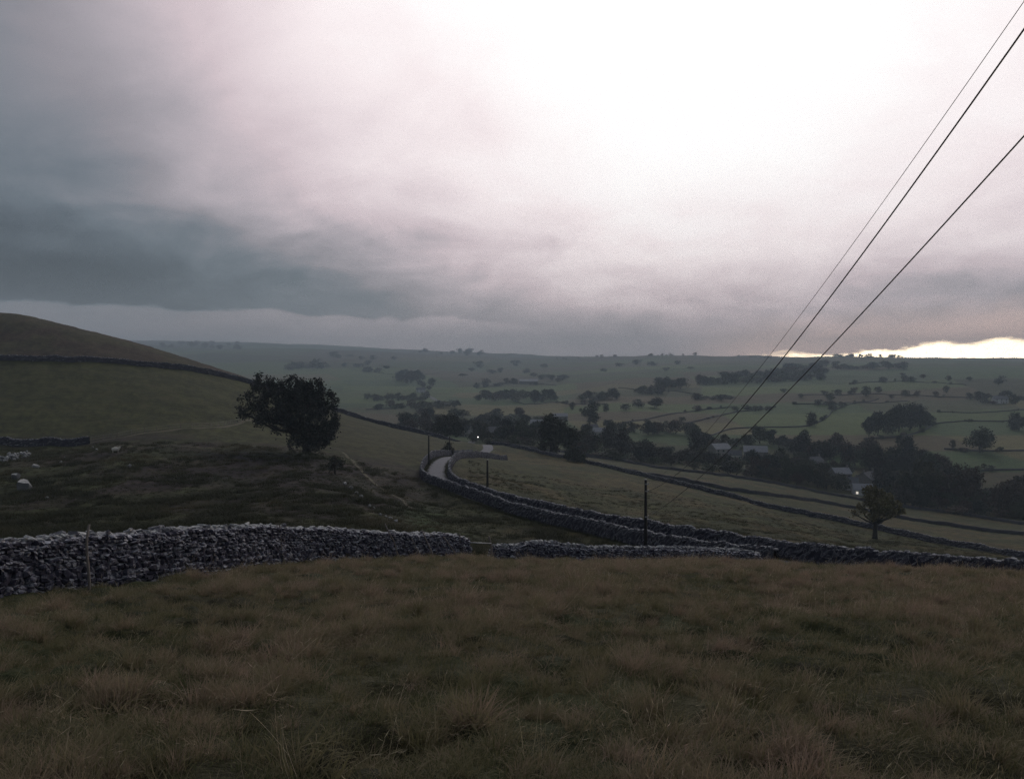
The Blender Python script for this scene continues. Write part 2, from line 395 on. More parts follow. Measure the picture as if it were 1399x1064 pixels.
# ------------------------------------------------------------------ materials
MATS = {}
def mat(name):
    m = bpy.data.materials.new(name); m.use_nodes = True; t = NT(m.node_tree); t.n.clear()
    b = t.new('ShaderNodeBsdfPrincipled'); o = t.new('ShaderNodeOutputMaterial'); t.l.new(b.outputs[0], o.inputs[0])
    b.inputs['Specular IOR Level'].default_value = .25; b.inputs['Roughness'].default_value = .9
    MATS[name] = m
    return m, t, b
def bump(t, b, h, strength, dist):
    n = t.new('ShaderNodeBump'); n.inputs['Strength'].default_value = strength; n.inputs['Distance'].default_value = dist
    t.l.new(h, n.inputs['Height']); t.l.new(n.outputs[0], b.inputs['Normal'])
def mk_ground():
    m, t, b = mat('ground')
    a = t.new('ShaderNodeAttribute', attribute_name='cover'); g = t.new('ShaderNodeNewGeometry'); P = g.outputs['Position']
    n1 = t.noise(P, .9, 6, .65); n2 = t.noise(P, .11, 5, .6, .4); n3 = t.noise(P, 9.0, 4, .7)
    k = t.m('ADD', t.m('MULTIPLY', n1, .8), t.m('ADD', t.m('MULTIPLY', n2, .7), t.m('MULTIPLY', n3, .5)))
    k = t.mr(t.m('ADD', k, t.m('MULTIPLY', t.noise(t.vm('MULTIPLY', P, (.5, 1.6, 1.0)), .3, 5, .7, .5), .6)), .95, 1.65, .30, 1.75, False)
    c = t.vm('MULTIPLY', a.outputs['Color'], t.xyz(k, k, k))
    c = t.mix(t.mr(n2, .52, .68, 0.0, .45), c, (.062, .050, .028))
    t.l.new(c, b.inputs['Base Color']); b.inputs['Specular IOR Level'].default_value = .1
    bump(t, b, t.m('ADD', n1, t.m('MULTIPLY', n3, .3)), .9, .35)
    return m
def mk_stone(name, base, light, lich):
    m, t, b = mat(name)
    a = t.new('ShaderNodeAttribute', attribute_name='tone'); oi = t.new('ShaderNodeObjectInfo'); g = t.new('ShaderNodeNewGeometry'); P = g.outputs['Position']
    f = t.m('FRACT', t.m('ADD', a.outputs['Fac'], oi.outputs['Random']))
    n1 = t.noise(P, 14.0, 5, .65); n2 = t.noise(P, 3.5, 3, .6)
    c = t.mix(f, base, light)
    c = t.mix(t.mr(n1, .35, .7, 0, .6), c, tuple(x * .55 for x in base))
    sp = t.new('ShaderNodeSeparateXYZ'); t.l.new(g.outputs['Normal'], sp.inputs[0])
    up = t.m('MULTIPLY', t.mr(sp.outputs[2], .25, .8), t.mr(t.m('ADD', n2, t.m('MULTIPLY', n1, .5)), .62, .86))
    spot = t.mr(t.m('ADD', t.m('MULTIPLY', f, .40), n1), .82, .94)
    c = t.mix(t.m('MAXIMUM', t.m('MULTIPLY', up, .85), t.m('MULTIPLY', spot, .5)), c, lich)       # pale lichen on the weathered faces
    t.l.new(c, b.inputs['Base Color']); b.inputs['Roughness'].default_value = .85
    bump(t, b, n1, .7, .03)
    return m
def mk_flat(name, c, rough=.8, var=.25, sc_=3.0, spec=.25, metal=0):
    m, t, b = mat(name); g = t.new('ShaderNodeNewGeometry')
    n = t.noise(g.outputs['Position'], sc_, 5, .65); k = t.mr(n, .3, .7, 1 - var, 1 + var, False)
    t.l.new(t.vm('MULTIPLY', t.xyz(*c), t.xyz(k, k, k)), b.inputs['Base Color'])
    b.inputs['Roughness'].default_value = rough; b.inputs['Specular IOR Level'].default_value = spec; b.inputs['Metallic'].default_value = metal
    return m
def mk_leaf():
    m, t, b = mat('foliage'); oi = t.new('ShaderNodeObjectInfo'); g = t.new('ShaderNodeNewGeometry')
    n = t.noise(g.outputs['Position'], .55, 3, .6); n2 = t.noise(g.outputs['Position'], 5.0, 2, .6)
    k = t.mr(t.m('ADD', n, t.m('MULTIPLY', n2, .5)), .5, 1.0, .55, 1.55, False)
    t.l.new(t.vm('MULTIPLY', oi.outputs['Color'], t.xyz(k, k, k)), b.inputs['Base Color'])
    b.inputs['Roughness'].default_value = .7; b.inputs['Specular IOR Level'].default_value = .12
    return m
def mk_grass(name, stops, amt):
    m, t, b = mat(name); oi = t.new('ShaderNodeObjectInfo'); g = t.new('ShaderNodeNewGeometry')
    a = t.new('ShaderNodeAttribute', attribute_name='patch', attribute_type='INSTANCER')
    tn = t.new('ShaderNodeAttribute', attribute_name='tone')
    f = t.m('ADD', a.outputs['Fac'], t.m('MULTIPLY', t.m('SUBTRACT', oi.outputs['Random'], .5), amt))
    f = t.m('ADD', f, t.m('MULTIPLY', t.m('SUBTRACT', tn.outputs['Fac'], .5), amt), clamp=True)
    t.l.new(t.ramp(f, stops), b.inputs['Base Color']); b.inputs['Roughness'].default_value = .8; b.inputs['Specular IOR Level'].default_value = .12
    tr = t.new('ShaderNodeBsdfTranslucent'); t.l.new(b.inputs['Base Color'].links[0].from_socket, tr.inputs[0]); mx = t.new('ShaderNodeMixShader'); mx.inputs[0].default_value = .38
    t.l.new(b.outputs[0], mx.inputs[1]); t.l.new(tr.outputs[0], mx.inputs[2]); o = [n for n in t.n if n.type == 'OUTPUT_MATERIAL'][0]; t.l.new(mx.outputs[0], o.inputs[0])
    return m
def mk_emit(name, c, s):
    m, t, b = mat(name); b.inputs['Base Color'].default_value = (*c, 1); b.inputs['Emission Color'].default_value = (*c, 1); b.inputs['Emission Strength'].default_value = s
    return m
M_ground = mk_ground()
M_stone = mk_stone('limestone', (.028, .026, .046), (.092, .087, .128), (.52, .52, .57))
M_wall = mk_stone('wall_stone', (.020, .018, .033), (.050, .046, .070), (.30, .30, .32))
M_cope = mk_stone('cope_stone', (.085, .082, .105), (.24, .235, .255), (.55, .55, .54))
M_lcope = mk_stone('lane_cope_stone', (.040, .038, .056), (.125, .120, .150), (.42, .42, .43))
M_boulder = mk_stone('boulder_limestone', (.13, .13, .14), (.26, .26, .265), (.52, .52, .51))
M_fwall = mk_flat('far_wall_stone', (.046, .043, .055), var=.35, sc_=.8)
M_road = mk_flat('wet_tarmac', (.085, .09, .115), .75, .2, 1.2, .2)
M_wood = mk_flat('weathered_wood', (.17, .145, .135), .85, .35, 9)
M_pole = mk_flat('creosoted_pole', (.018, .016, .018), .8, .3, 6)
M_bark = mk_flat('bark', (.028, .024, .024), .9, .35, 2)
M_leaf = mk_leaf()
M_cable = mk_flat('black_cable', (.012, .014, .018), .5, .1, 4)
M_metal = mk_flat('galvanised', (.30, .31, .33), .45, .2, 8, .5, .6)
M_fleece = mk_flat('fleece', (.62, .58, .52), .95, .2, 9)
M_dark = mk_flat('dark_skin', (.05, .045, .045), .8, .2, 9)
M_path = mk_flat('trodden_path', (.092, .080, .052), .95, .3, 2.5)
M_window = mk_flat('window_glass', (.03, .035, .04), .2, .1, 2, .5)
M_lamp = mk_emit('lamp_light', (1, .96, .88), 5.0)
M_lit = mk_emit('lit_window', (1, .90, .76), .6)
HOUSE = {'stone': mk_flat('house_stone', (.16, .15, .15), .9, .25, 1.5), 'white': mk_flat('white_render', (.52, .52, .53), .85, .1, 1.0),
         'slate': mk_flat('slate', (.075, .08, .095), .6, .2, 1.5), 'pale_roof': mk_flat('fibre_roof', (.23, .235, .26), .6, .15, 1.0), 'cream': mk_flat('cream_render', (.27, .26, .25), .85, .12, 1.0)}

# ------------------------------------------------------------------ ground sheet
def ground():
    ys = np.r_[np.arange(-34, 8, .22), np.exp(np.linspace(math.log(8), math.log(5700), 600))]
    us = np.linspace(-1.0, 1.0, 620)
    Yg, U = np.meshgrid(ys, us, indexing='ij'); X = U * np.sqrt(Yg * Yg + 14 ** 2 * np.exp(-np.maximum(Yg, 0) / 20))
    Z = height(X.ravel(), Yg.ravel()).reshape(X.shape)
    V = np.c_[X.ravel(), Yg.ravel(), Z.ravel()]
    n, k = X.shape; i = np.arange(n * k).reshape(n, k)
    Q = np.c_[i[:-1, :-1].ravel(), i[:-1, 1:].ravel(), i[1:, 1:].ravel(), i[1:, :-1].ravel()]
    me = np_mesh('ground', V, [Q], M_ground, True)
    x, y, z = V.T; px = CX + x / np.maximum(y, 3) * F
    C = np.zeros((len(V), 3)); C[:] = (.045, .044, .019)
    def blend(w, c):
        nonlocal C; C = C * (1 - w[:, None]) + np.array(c) * w[:, None]
    # thatch under the near grass
    near = 1 - sstep(y, 36, 44)
    nn = fbm(x * .5, y * .4, 21, 4)
    blend(near, (.056, .052, .030)); blend(near * sstep(nn, .48, .58), (.044, .050, .024))
    # rough ground in the dry valley left of the lane: bracken, rushes and green turf
    gul = sstep(y, 40, 48) * (1 - sstep(y, 148, 165)) * (1 - sstep(px, 560, 640))
    br = fbm(x * .09, y * .07, 31, 4)
    blend(gul, (.041, .045, .019)); blend(gul * sstep(br, .48, .60), (.033, .025, .023)); blend(gul * sstep(fbm(x * .25, y * .2, 33, 3), .55, .7), (.044, .038, .024))
    gr = sstep(y, 42, 50) * (1 - sstep(np.hypot((px - 620 - (y - 60) * -1.0) / 70, (y - 72) / 40), .5, 1.1))
    blend(gr, (.036, .052, .018))
    blend(np.clip(1.3 * np.exp(-((px - 350) / 80) ** 2 - ((y - 131) / 7) ** 2), 0, 1), (.016, .013, .017)); blend(np.clip(1.2 * np.exp(-((px - 400) / 110) ** 2 - ((y - 108) / 12) ** 2), 0, 1) * .8, (.022, .015, .019))      # darker purple-brown patches in the ground colour beside the tree
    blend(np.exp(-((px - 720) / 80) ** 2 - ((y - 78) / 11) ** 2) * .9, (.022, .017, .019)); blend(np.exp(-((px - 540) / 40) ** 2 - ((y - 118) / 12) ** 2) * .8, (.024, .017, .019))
    # improved pasture on the hill and the fields by the lane
    hillp = sstep(y, 150, 166) * (1 - sstep(px, 420, 470)) * (1 - sstep(y - np.interp(px, [-100, 0, 200, 300, 400], [215, 218, 232, 250, 270]), -2, 2))
    blend(hillp, (.046, .048, .017))
    top = (1 - sstep(px, 330, 420)) * sstep(y - np.interp(px, [-100, 0, 200, 300, 400], [216, 219, 233, 251, 271]), -2, 3) * (1 - sstep(y, 420, 600))
    blend(top, (.054, .048, .027)); blend(top * sstep(fbm(x * .06, y * .05, 41, 4), .48, .58), (.050, .036, .027))
    rf = sstep(px, 600, 660) * sstep(y, 62, 90) * (1 - sstep(y, 300, 380))
    blend(rf, (.045, .047, .017)); blend(rf * sstep(fbm(x * .07, y * .05, 43, 5), .46, .56), (.064, .052, .021)); blend(rf * sstep(fbm(x * .16, y * .12, 44, 4), .54, .66) * .8, (.034, .040, .016))
    # far valley: parcels of pasture, meadow and moor in different greens
    far = sstep(y, 330, 420)
    cellx = (x + .25 * y + 60 * np.sin(y / 310)) / (70 + y * .09); celly = np.log(np.maximum(y, 1)) * 7.5 + .22 * np.sin(x / 130)
    r1 = vnoise(np.floor(cellx) * 5.3 + .5, np.floor(celly) * 3.7 + .5, 51); r2 = vnoise(np.floor(cellx) * 2.1 + 9.5, np.floor(celly) * 7.7 + .5, 53)
    pal = np.array([[.042, .048, .020], [.066, .094, .028], [.070, .056, .030], [.044, .074, .026], [.100, .090, .036]])
    idx = np.clip((r1 * 5).astype(int), 0, 4)
    C = C * (1 - far[:, None]) + pal[idx] * (.8 + .4 * r2)[:, None] * far[:, None]
    moor = sstep(y, 1300, 2000)
    blend(moor * .6 * sstep(fbm(x * .002, y * .002, 57, 3), .4, .6), (.060, .052, .036))
    C *= (.84 + .32 * fbm(x * .3, y * .3, 61, 3))[:, None]
    C *= 1 + ((fbm(x * .9, y * .55, 63, 3) - .5) * 1.1 * (1 - sstep(y, 220, 420)))[:, None]
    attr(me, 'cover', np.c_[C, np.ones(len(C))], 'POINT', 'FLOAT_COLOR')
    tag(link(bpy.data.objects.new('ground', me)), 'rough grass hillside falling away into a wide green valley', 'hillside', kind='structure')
ground()

def strip(name, path, width, m, label, cat, lift=.02, crown=0.0):
    P = np.asarray(path); tg = np.gradient(P[:, :2], axis=0); tg /= np.linalg.norm(tg, axis=1)[:, None]; nr = np.c_[-tg[:, 1], tg[:, 0]]
    V = []; k = 5
    for j, s_ in enumerate(np.linspace(-1, 1, k)):
        w = width * (1 + .06 * (rng.random(len(P)) - .5)) if j in (0, 4) else width
        q = P[:, :2] + nr * (s_ * np.asarray(w) / 2)[:, None] if np.ndim(w) else P[:, :2] + nr * (s_ * w / 2)
        zq = P[:, 2] + lift + crown * (1 - s_ * s_) if P.shape[1] > 2 else height(q[:, 0], q[:, 1]) + lift
        V.append(np.c_[q, zq])
    V = np.stack(V, 1).reshape(-1, 3); i = np.arange(len(P) * k).reshape(len(P), k)
    Q = np.c_[i[:-1, :-1].ravel(), i[:-1, 1:].ravel(), i[1:, 1:].ravel(), i[1:, :-1].ravel()]
    return tag(link(bpy.data.objects.new(name, np_mesh(name, V, [Q], m, True))), label, cat, kind='structure')
strip('road', ROAD, 3.3, M_road, 'narrow wet tarmac lane winding between two dry stone walls', 'road', .03, .05)
tp = smooth(resample(np.array([gY(p, y)[:2] for p, y in ((468, 152), (474, 147), (485, 138), (500, 124), (516, 117), (540, 108), (575, 92))]), 1.2), 4)
strip('footpath', tp, .55, M_path, 'faint trodden path curling past the big tree', 'path', .05)
tp = smooth(resample(np.array([gY(p, y)[:2] for p, y in ((165, 140), (200, 139), (250, 140), (300, 142), (350, 146))]), 1.5), 4)
strip('footpath', tp, .8, M_path, 'pale sheep trod running below the hill pasture', 'path', .05)
fr = [hit(p, q)[:2] for p, q in ((578, 536), (584, 541), (592, 545), (602, 549), (612, 552), (622, 554))]
fpl = smooth(resample(np.array([gY(p, y)[:2] for p, y in ((110, 148.6), (120, 149.2), (180, 154.2), (240, 162.2), (280, 167.2), (310, 175.2), (332, 185), (345, 192))]), 1.5), 4)
strip('footpath', fpl, 1.1, M_path, 'pale line of dead grass along the fence under the hill pasture', 'path', .06)
strip('far_road', resample(np.array(fr), 15), 6.0, M_road, 'pale stretch of far valley road beyond the village', 'road', .4)

# ------------------------------------------------------------------ dry stone walls
def stone_variants(n, mat_):
    out = []
    g = [(-1, -1, -1), (1, -1, -1), (1, 1, -1), (-1, 1, -1), (-1, -1, 1), (1, -1, 1), (1, 1, 1), (-1, 1, 1)]
    for k in range(n):
        r = np.random.default_rng(100 + k)
        # subdivided cube pulled toward an egg, then knocked about: 26 points, 24 faces
        pts = {}; V = []; Q = []
        def vid(a):
            if a not in pts: pts[a] = len(V); V.append(a)
            return pts[a]
        for ax in range(3):
            for s_ in (-1, 1):
                b_, c_ = (ax + 1) % 3, (ax + 2) % 3
                for i in (-1, 0):
                    for j in (-1, 0):
                        q = []
                        for di, dj in ((0, 0), (1, 0), (1, 1), (0, 1)):
                            a = [0, 0, 0]; a[ax] = s_; a[b_] = i + di; a[c_] = j + dj; q.append(vid(tuple(a)))
                        Q.append(q if s_ > 0 else q[::-1])
        V = np.array(V, float); nrm = np.linalg.norm(V, axis=1)[:, None]
        V = V * (.38 + .62 / nrm) * .53
        V += r.normal(0, .045, V.shape)
        d = r.normal(0, 1, 3); d /= np.linalg.norm(d); cut = V @ d; V -= np.maximum(cut - .33, 0)[:, None] * d      # one broken face
        me = np_mesh('stone', V, [Q], mat_, False); attr(me, 'tone', np.zeros(len(V)))
        out.append((me, V, np.array(Q)))
    return out
STV = stone_variants(14, M_stone)
CPV = stone_variants(10, M_cope); BDV = stone_variants(6, M_boulder)
def rotz(V, a): ca, sa = math.cos(a), math.sin(a); return np.c_[V[:, 0] * ca - V[:, 1] * sa, V[:, 0] * sa + V[:, 1] * ca, V[:, 2]]
def rotx(V, a): ca, sa = math.cos(a), math.sin(a); return np.c_[V[:, 0], V[:, 1] * ca - V[:, 2] * sa, V[:, 1] * sa + V[:, 2] * ca]
def roty(V, a): ca, sa = math.cos(a), math.sin(a); return np.c_[V[:, 0] * ca + V[:, 2] * sa, V[:, 1], -V[:, 0] * sa + V[:, 2] * ca]
from mathutils import Euler

def path_frame(P, d):
    D = np.r_[0, np.cumsum(np.linalg.norm(np.diff(P, axis=0), axis=1))]
    p = np.array([np.interp(d, D, P[:, 0]), np.interp(d, D, P[:, 1])]); q = np.array([np.interp(d + .4, D, P[:, 0]), np.interp(d + .4, D, P[:, 1])]); r = np.array([np.interp(d - .4, D, P[:, 0]), np.interp(d - .4, D, P[:, 1])])
    t = q - r; t /= np.linalg.norm(t) + 1e-9
    return p, t, D[-1]

def hb_(x, y): return float(base_h(np.array([x]), np.array([y]))[0]) - .05
def stone_wall(name, P, Hf, label, n_parts, seed, scale=1.0, cope_up=0.0, cope_parts=False):
    """every stone laid on its own; the largest in view are parts, the rest one heap of stuff"""
    r = np.random.default_rng(seed); root = empty(name, (*P[len(P) // 2], hz(*P[len(P) // 2]))); tag(root, label, 'stone wall')
    root_loc = np.array(root.location)
    _, _, L = path_frame(P, 0); stones = []
    for side in (-1, 1):                       # -1: face toward the field we stand in
        zf = 0.0; k = 0
        while zf < 1.0:
            ch = r.uniform(.085, .185) * scale * (1.25 - .5 * zf); hfrac = ch / 1.3
            d = r.uniform(-.2, 0)
            while d < L:
                w = r.uniform(.12, .31) * scale * (1.15 - .35 * zf)
                p, t, _ = path_frame(P, d + w / 2); nrm = np.array([t[1], -t[0]])
                H = float(np.interp(d, np.linspace(0, L, len(Hf)), Hf))
                off = (.30 - .13 * zf) * side * -1 + r.normal(0, .018)
                hh = ch * r.uniform(.85, 1.3)
                q = p + nrm * off
                z0 = hb_(q[0], q[1])
                zc = z0 - .03 + (zf + hfrac / 2) * H + r.normal(0, .012) + .02 * math.sin(d * 1.7 + k)
                stones.append((q[0], q[1], zc, w * 1.08, r.uniform(.22, .34), hh * 1.12, math.atan2(t[1], t[0]) + r.normal(0, .16), r.normal(0, .12), r.normal(0, .13), side, 0))
                d += w * .97
            zf += hfrac * .93; k += 1
    d = 0.0
    while d < L:                                # cope
        w = r.uniform(.12, .30) * scale if cope_up < .5 else r.uniform(.07, .16) * scale
        p, t, _ = path_frame(P, d + w / 2); H = float(np.interp(d, np.linspace(0, L, len(Hf)), Hf))
        hh = r.uniform(.10, .20) * scale if cope_up < .5 else r.uniform(.2, .34) * scale
        z0 = hb_(p[0], p[1])
        stones.append((p[0], p[1], z0 + H + hh * .30, w * 1.1, r.uniform(.34, .5), hh, math.atan2(t[1], t[0]) + r.normal(0, .15), r.normal(0, .1), r.normal(0, .25) + cope_up * .25, -1, 1))
        if r.random() < .35 and cope_up < .5:
            stones.append((p[0] + r.normal(0, .05), p[1] + r.normal(0, .05), z0 + H + hh * .8, w * .8, r.uniform(.2, .35), hh * .7, r.uniform(0, 3), r.normal(0, .2), r.normal(0, .25), -1, 1))
        d += w * .95
    def shown(s):
        x, y = s[0], s[1]; px = CX + x / y * F
        if s[9] > 0 or px < -5 or px > 1405: return -1
        return s[3] * s[5] / (y * y)
    order = sorted(range(len(stones)), key=lambda i: -shown(stones[i]))
    heap = MB(); heapc = MB(); made = 0
    for rank, i in enumerate(order):
        x, y, z, w, dp, h, a, rx, ry, side, cope = stones[i]
        me, V, Q = (CPV if cope else STV)[i % (10 if cope else 14)]
        if made < n_parts and shown(stones[i]) > 0:
            o = bpy.data.objects.new('cope_stone' if cope else 'stone', me); link(o, root); o.location = np.array((x, y, z)) - root_loc
            o.scale = (w, dp, h); o.rotation_euler = (rx, ry, a); made += 1
        else:
            U = rotz(roty(rotx(V * (w, dp, h), rx), ry), a) + (np.array((x, y, z)) - root_loc)
            (heapc if cope else heap).add(U, Q, tone=r.random())
    if heap.n: tag(heap.build('stones', M_stone, root), kind='stuff')
    if heapc.n: tag(heapc.build('cope_stones', M_cope, root), kind='stuff')
    # rubble filling
    core = MB(); n = int(L / .5); sec = []
    for j in range(n + 1):
        p, t, _ = path_frame(P, j * L / n); nr = np.array([t[1], -t[0]]); H = float(np.interp(j * L / n, np.linspace(0, L, len(Hf)), Hf)); z0 = hb_(*p)
        for (o_, hh) in ((.2, -.2), (.1, .98), (-.1, .98), (-.2, -.2)): sec.append([*(p + nr * o_), z0 + hh * H])
    sec = np.array(sec) - root_loc; i = np.arange((n + 1) * 4).reshape(n + 1, 4); Q = []
    for a_, b_ in ((0, 1), (1, 2), (2, 3)): Q += list(np.c_[i[:-1, a_], i[1:, a_], i[1:, b_], i[:-1, b_]])
    core.add(sec, Q, tone=.1); core.build('rubble_core', M_fwall, root)
    return root

LW = smooth(resample(plan(LEFTW), 1.0), 2)
stone_wall('dry_stone_wall', LW, [1.15, 1.2, 1.28, 1.34, 1.42, 1.42, 1.40, 1.3, 1.2, 1.12, .95, .8], 'tall rough limestone wall with leaning wooden stakes in front', 300, 11, .86)
LO = smooth(resample(plan(LOWW), 1.0), 2)
stone_wall('dry_stone_wall', LO, [.72, .85, .8, .75, .75, .75, .75, .7], 'low limestone wall with upright cope stones running from the gap to the lane', 130, 13, 1.0, .8)

def long_wall(name, P, H, label, step, seed, copes=True, group=None, tk=.62, m=None, roug=1.0):
    r = np.random.default_rng(seed); P = np.asarray(P)[:, :2]; P = resample(P, step); n = len(P)
    mid = P[n // 2]; root = empty(name, (*mid, hz(*mid))); tag(root, label, 'stone wall', group); rl = np.array(root.location)
    tg = np.gradient(P, axis=0); tg /= np.linalg.norm(tg, axis=1)[:, None] + 1e-9; nr = np.c_[tg[:, 1], -tg[:, 0]]
    z0 = height(P[:, 0], P[:, 1]); Hn = H * (1 + .30 * (fbm(np.arange(n) * .21, np.zeros(n), seed, 3) - .5) * roug)
    prof = [(.5, -.25), (.47, .18), (.43, .36), (.40, .54), (.36, .72), (.31, .9), (.22, .99), (-.22, .99), (-.31, .9), (-.36, .72), (-.40, .54), (-.43, .36), (-.47, .18), (-.5, -.25)]
    if not copes: prof = [(.5, -.4), (.42, .5), (.3, .95), (-.3, .95), (-.42, .5), (-.5, -.4)]
    k = len(prof); S_ = []
    for (o_, h_) in prof:
        jit = r.normal(0, .045 * roug, n); S_.append(np.c_[P + nr * (o_ * tk + jit)[:, None], z0 + h_ * Hn + r.normal(0, .03 * roug, n) * (h_ > 0)])
    V = np.stack(S_, 1).reshape(-1, 3) - rl; i = np.arange(n * k).reshape(n, k)
    Q = np.concatenate([np.c_[i[:-1, a_], i[1:, a_], i[1:, a_ + 1], i[:-1, a_ + 1]] for a_ in range(k - 1)])
    Q = np.r_[Q]; mb = MB(); mb.add(V, Q); me = mb.mesh('wall_body', m or M_wall); 
    tone = r.random(len(V)); me.attributes['tone'].data.foreach_set('value', tone.astype(np.float32))
    link(bpy.data.objects.new('wall_body', me), root)
    if copes:
        D = np.r_[0, np.cumsum(np.linalg.norm(np.diff(P, axis=0), axis=1))]; d = 0; cm = MB(); j = 0
        near = P[:, 1].min() < 150
        while d < D[-1]:
            w = r.uniform(.16, .34) * (1.0 if near else 1.5)
            if r.random() < .93:
                x = np.interp(d, D, P[:, 0]); y = np.interp(d, D, P[:, 1]); z = np.interp(d, D, z0 + Hn); a = math.atan2(np.interp(d, D, tg[:, 1]), np.interp(d, D, tg[:, 0]))
                hh = r.uniform(.12, .3); _, Vs, Qs = CPV[j % 10]
                U = rotz(roty(Vs * (w, .4, hh), r.normal(0, .2)), a + r.normal(0, .15)) + (np.array((x, y, z + hh * .2)) - rl)
                cm.add(U, Qs, tone=r.random())
            d += w * .96; j += 1
        tag(cm.build('cope_stones', M_lcope, root), kind='stuff')
    return root
long_wall('lane_wall', PO, 1.35, 'dry stone wall along the uphill side of the winding lane', .3, 21)
long_wall('lane_wall', PI_, 1.35, 'dry stone wall along the valley side of the winding lane', .3, 22)
long_wall('field_wall', plan(FIELDW), 1.1, 'dark stone wall crossing the pasture behind the lone brownish tree', .6, 23)
long_wall('hill_wall', plan(HILLW), 1.5, 'stone wall climbing from the lane over the left hillside', .6, 24)
long_wall('field_wall', np.array([gY(p, y)[:2] for p, y in ((-60, 150), (0, 150), (60, 149), (122, 148))]), 1.35, 'short dark wall at the foot of the hill pasture', .4, 25)
def wallpx(lst): return np.array([hit(p, q)[:2] for p, q in lst])
def wall_hit(name, lst, H, label, step, seed, group=None):
    return long_wall(name, smooth(resample(wallpx(lst), step * 2), 2), H * .82, label, step, seed, False, group, .7, M_fwall, .8)
wall_hit('field_wall', [(860, 645), (915, 654), (980, 667), (1034, 675), (1109, 684), (1169, 695), (1234, 709), (1279, 716), (1399, 731), (1450, 737)], 1.3, 'thin wall across the pasture above the field wall by the lone tree', 1.0, 31)
wall_hit('field_wall', [(672, 606), (705, 611), (745, 616), (790, 620), (840, 628), (900, 640), (980, 650), (1070, 663), (1160, 680), (1228, 692), (1309, 702), (1399, 717)], 1.3, 'long wall along the lower edge of the pastures against the village trees', 1.0, 32)
wall_hit('field_wall', [(765, 618), (800, 624), (835, 628)], 1.3, 'short wall running from the pasture tree toward the valley', 1.0, 33)

# ------------------------------------------------------------------ trees
def leaf_cloud(r, centers, per, rad, size):
    n = len(centers) * per; c = np.repeat(centers, per, 0) + r.normal(0, 1, (n, 3)) * rad * .5
    a = r.normal(0, 1, (n, 3)); a /= np.linalg.norm(a, axis=1)[:, None]; b = np.cross(a, r.normal(0, 1, (n, 3))); b /= np.linalg.norm(b, axis=1)[:, None]
    s = size * r.uniform(.6, 1.4, n)[:, None]; a *= s; b *= s * .7
    V = np.stack([c - a, c + b * .9, c + a, c - b * .9], 1).reshape(-1, 3)
    return V, np.arange(n * 4).reshape(n, 4)
def crown_points(r, lobes, n):
    vol = np.array([l[3] * l[4] * l[5] for l in lobes]) ** .75; vol /= vol.sum(); pick = r.choice(len(lobes), n, p=vol); P = []
    for k in pick:
        l = lobes[k]; d = r.normal(0, 1, 3); d /= np.linalg.norm(d); q = r.uniform(.25, 1.0) ** .4
        P.append([l[0] + d[0] * l[3] * q, l[1] + d[1] * l[4] * q, l[2] + d[2] * l[5] * q])
    return np.array(P)
def skeleton(mb, r, h, r0, lobes, lean=0.0, fork=.3):
    fx = lean * fork * h
    mb.tube([(0, 0, -.4), (fx * .2, 0, fork * h * .15), (fx * .6, .05, fork * h * .6), (fx, 0, fork * h)], [r0 * 1.5, r0 * 1.05, r0 * .9, r0 * .8], 9)
    for l in lobes:
        a = np.array([fx, 0, fork * h * r.uniform(.75, 1.0)]); c = np.array(l[:3]); m_ = (a + c) / 2 + np.array([0, 0, -.06 * h]) + r.normal(0, .03 * h, 3)
        mb.tube([a, m_, c], [r0 * .55, r0 * .35, r0 * .12], 6)
        for _ in range(3):
            e = c + r.normal(0, 1, 3) * np.array(l[3:6]) * .55
            mb.tube([m_ * .4 + c * .6, (c + e) / 2 + r.normal(0, .1, 3), e], [r0 * .22, r0 * .12, r0 * .04], 5)
def tree_obj(name, loc, trunk_me, crown_me, colr, label, group=None, scl=(1, 1, 1), rz=0):
    root = empty(name, loc, rz); root.scale = scl; tag(root, label, 'tree', group)
    t = bpy.data.objects.new('trunk', trunk_me); link(t, root); c = bpy.data.objects.new('crown', crown_me); link(c, root); c.color = (*colr, 1)
    return root
def hero_tree(name, px, Yv, lobes_px, base_py, r0, nclump, per, rad, size, colr, label, seed, lean=0, fork=.3, sparse=None):
    """lobes given as image offsets round the trunk foot: (px, py, half width px, half height px)"""
    r = np.random.default_rng(seed); g = gY(px, Yv, base_py); k = Yv / F; lobes = []
    for (lx, ly, rx, ry) in lobes_px:
        lobes.append(((lx - px) * k, r.uniform(-.45, .45) * 30 * k, (base_py - ly) * k, rx * k, (rx + ry) / 2 * k, ry * k))
    h = max(l[2] + l[5] for l in lobes); mb = MB(); skeleton(mb, r, h, r0, lobes, lean, fork)
    pts = crown_points(r, lobes, nclump); V, Q = leaf_cloud(r, pts, per, rad, size); me = np_mesh('crown', V, [Q], M_leaf)
    return tree_obj(name, g, mb.mesh('trunk', M_bark, True), me, colr, label)
hero_tree('broad_tree', 419, 142, [(363, 527, 17, 17), (400, 528, 20, 15), (428, 533, 15, 16), (448, 548, 15, 18), (345, 550, 18, 13), (376, 553, 26, 24), (412, 560, 30, 28), (446, 576, 20, 20), (385, 582, 18, 12), (338, 563, 14, 8), (420, 594, 22, 14), (402, 605, 9, 9), (432, 606, 12, 9), (450, 588, 15, 13), (438, 600, 16, 12), (410, 545, 24, 22), (360, 572, 14, 9)],
          618, .62, 860, 30, .62, .19, (.024, .026, .026), 'large spreading dark tree standing alone in the rough valley pasture', 3, -.12, .30)
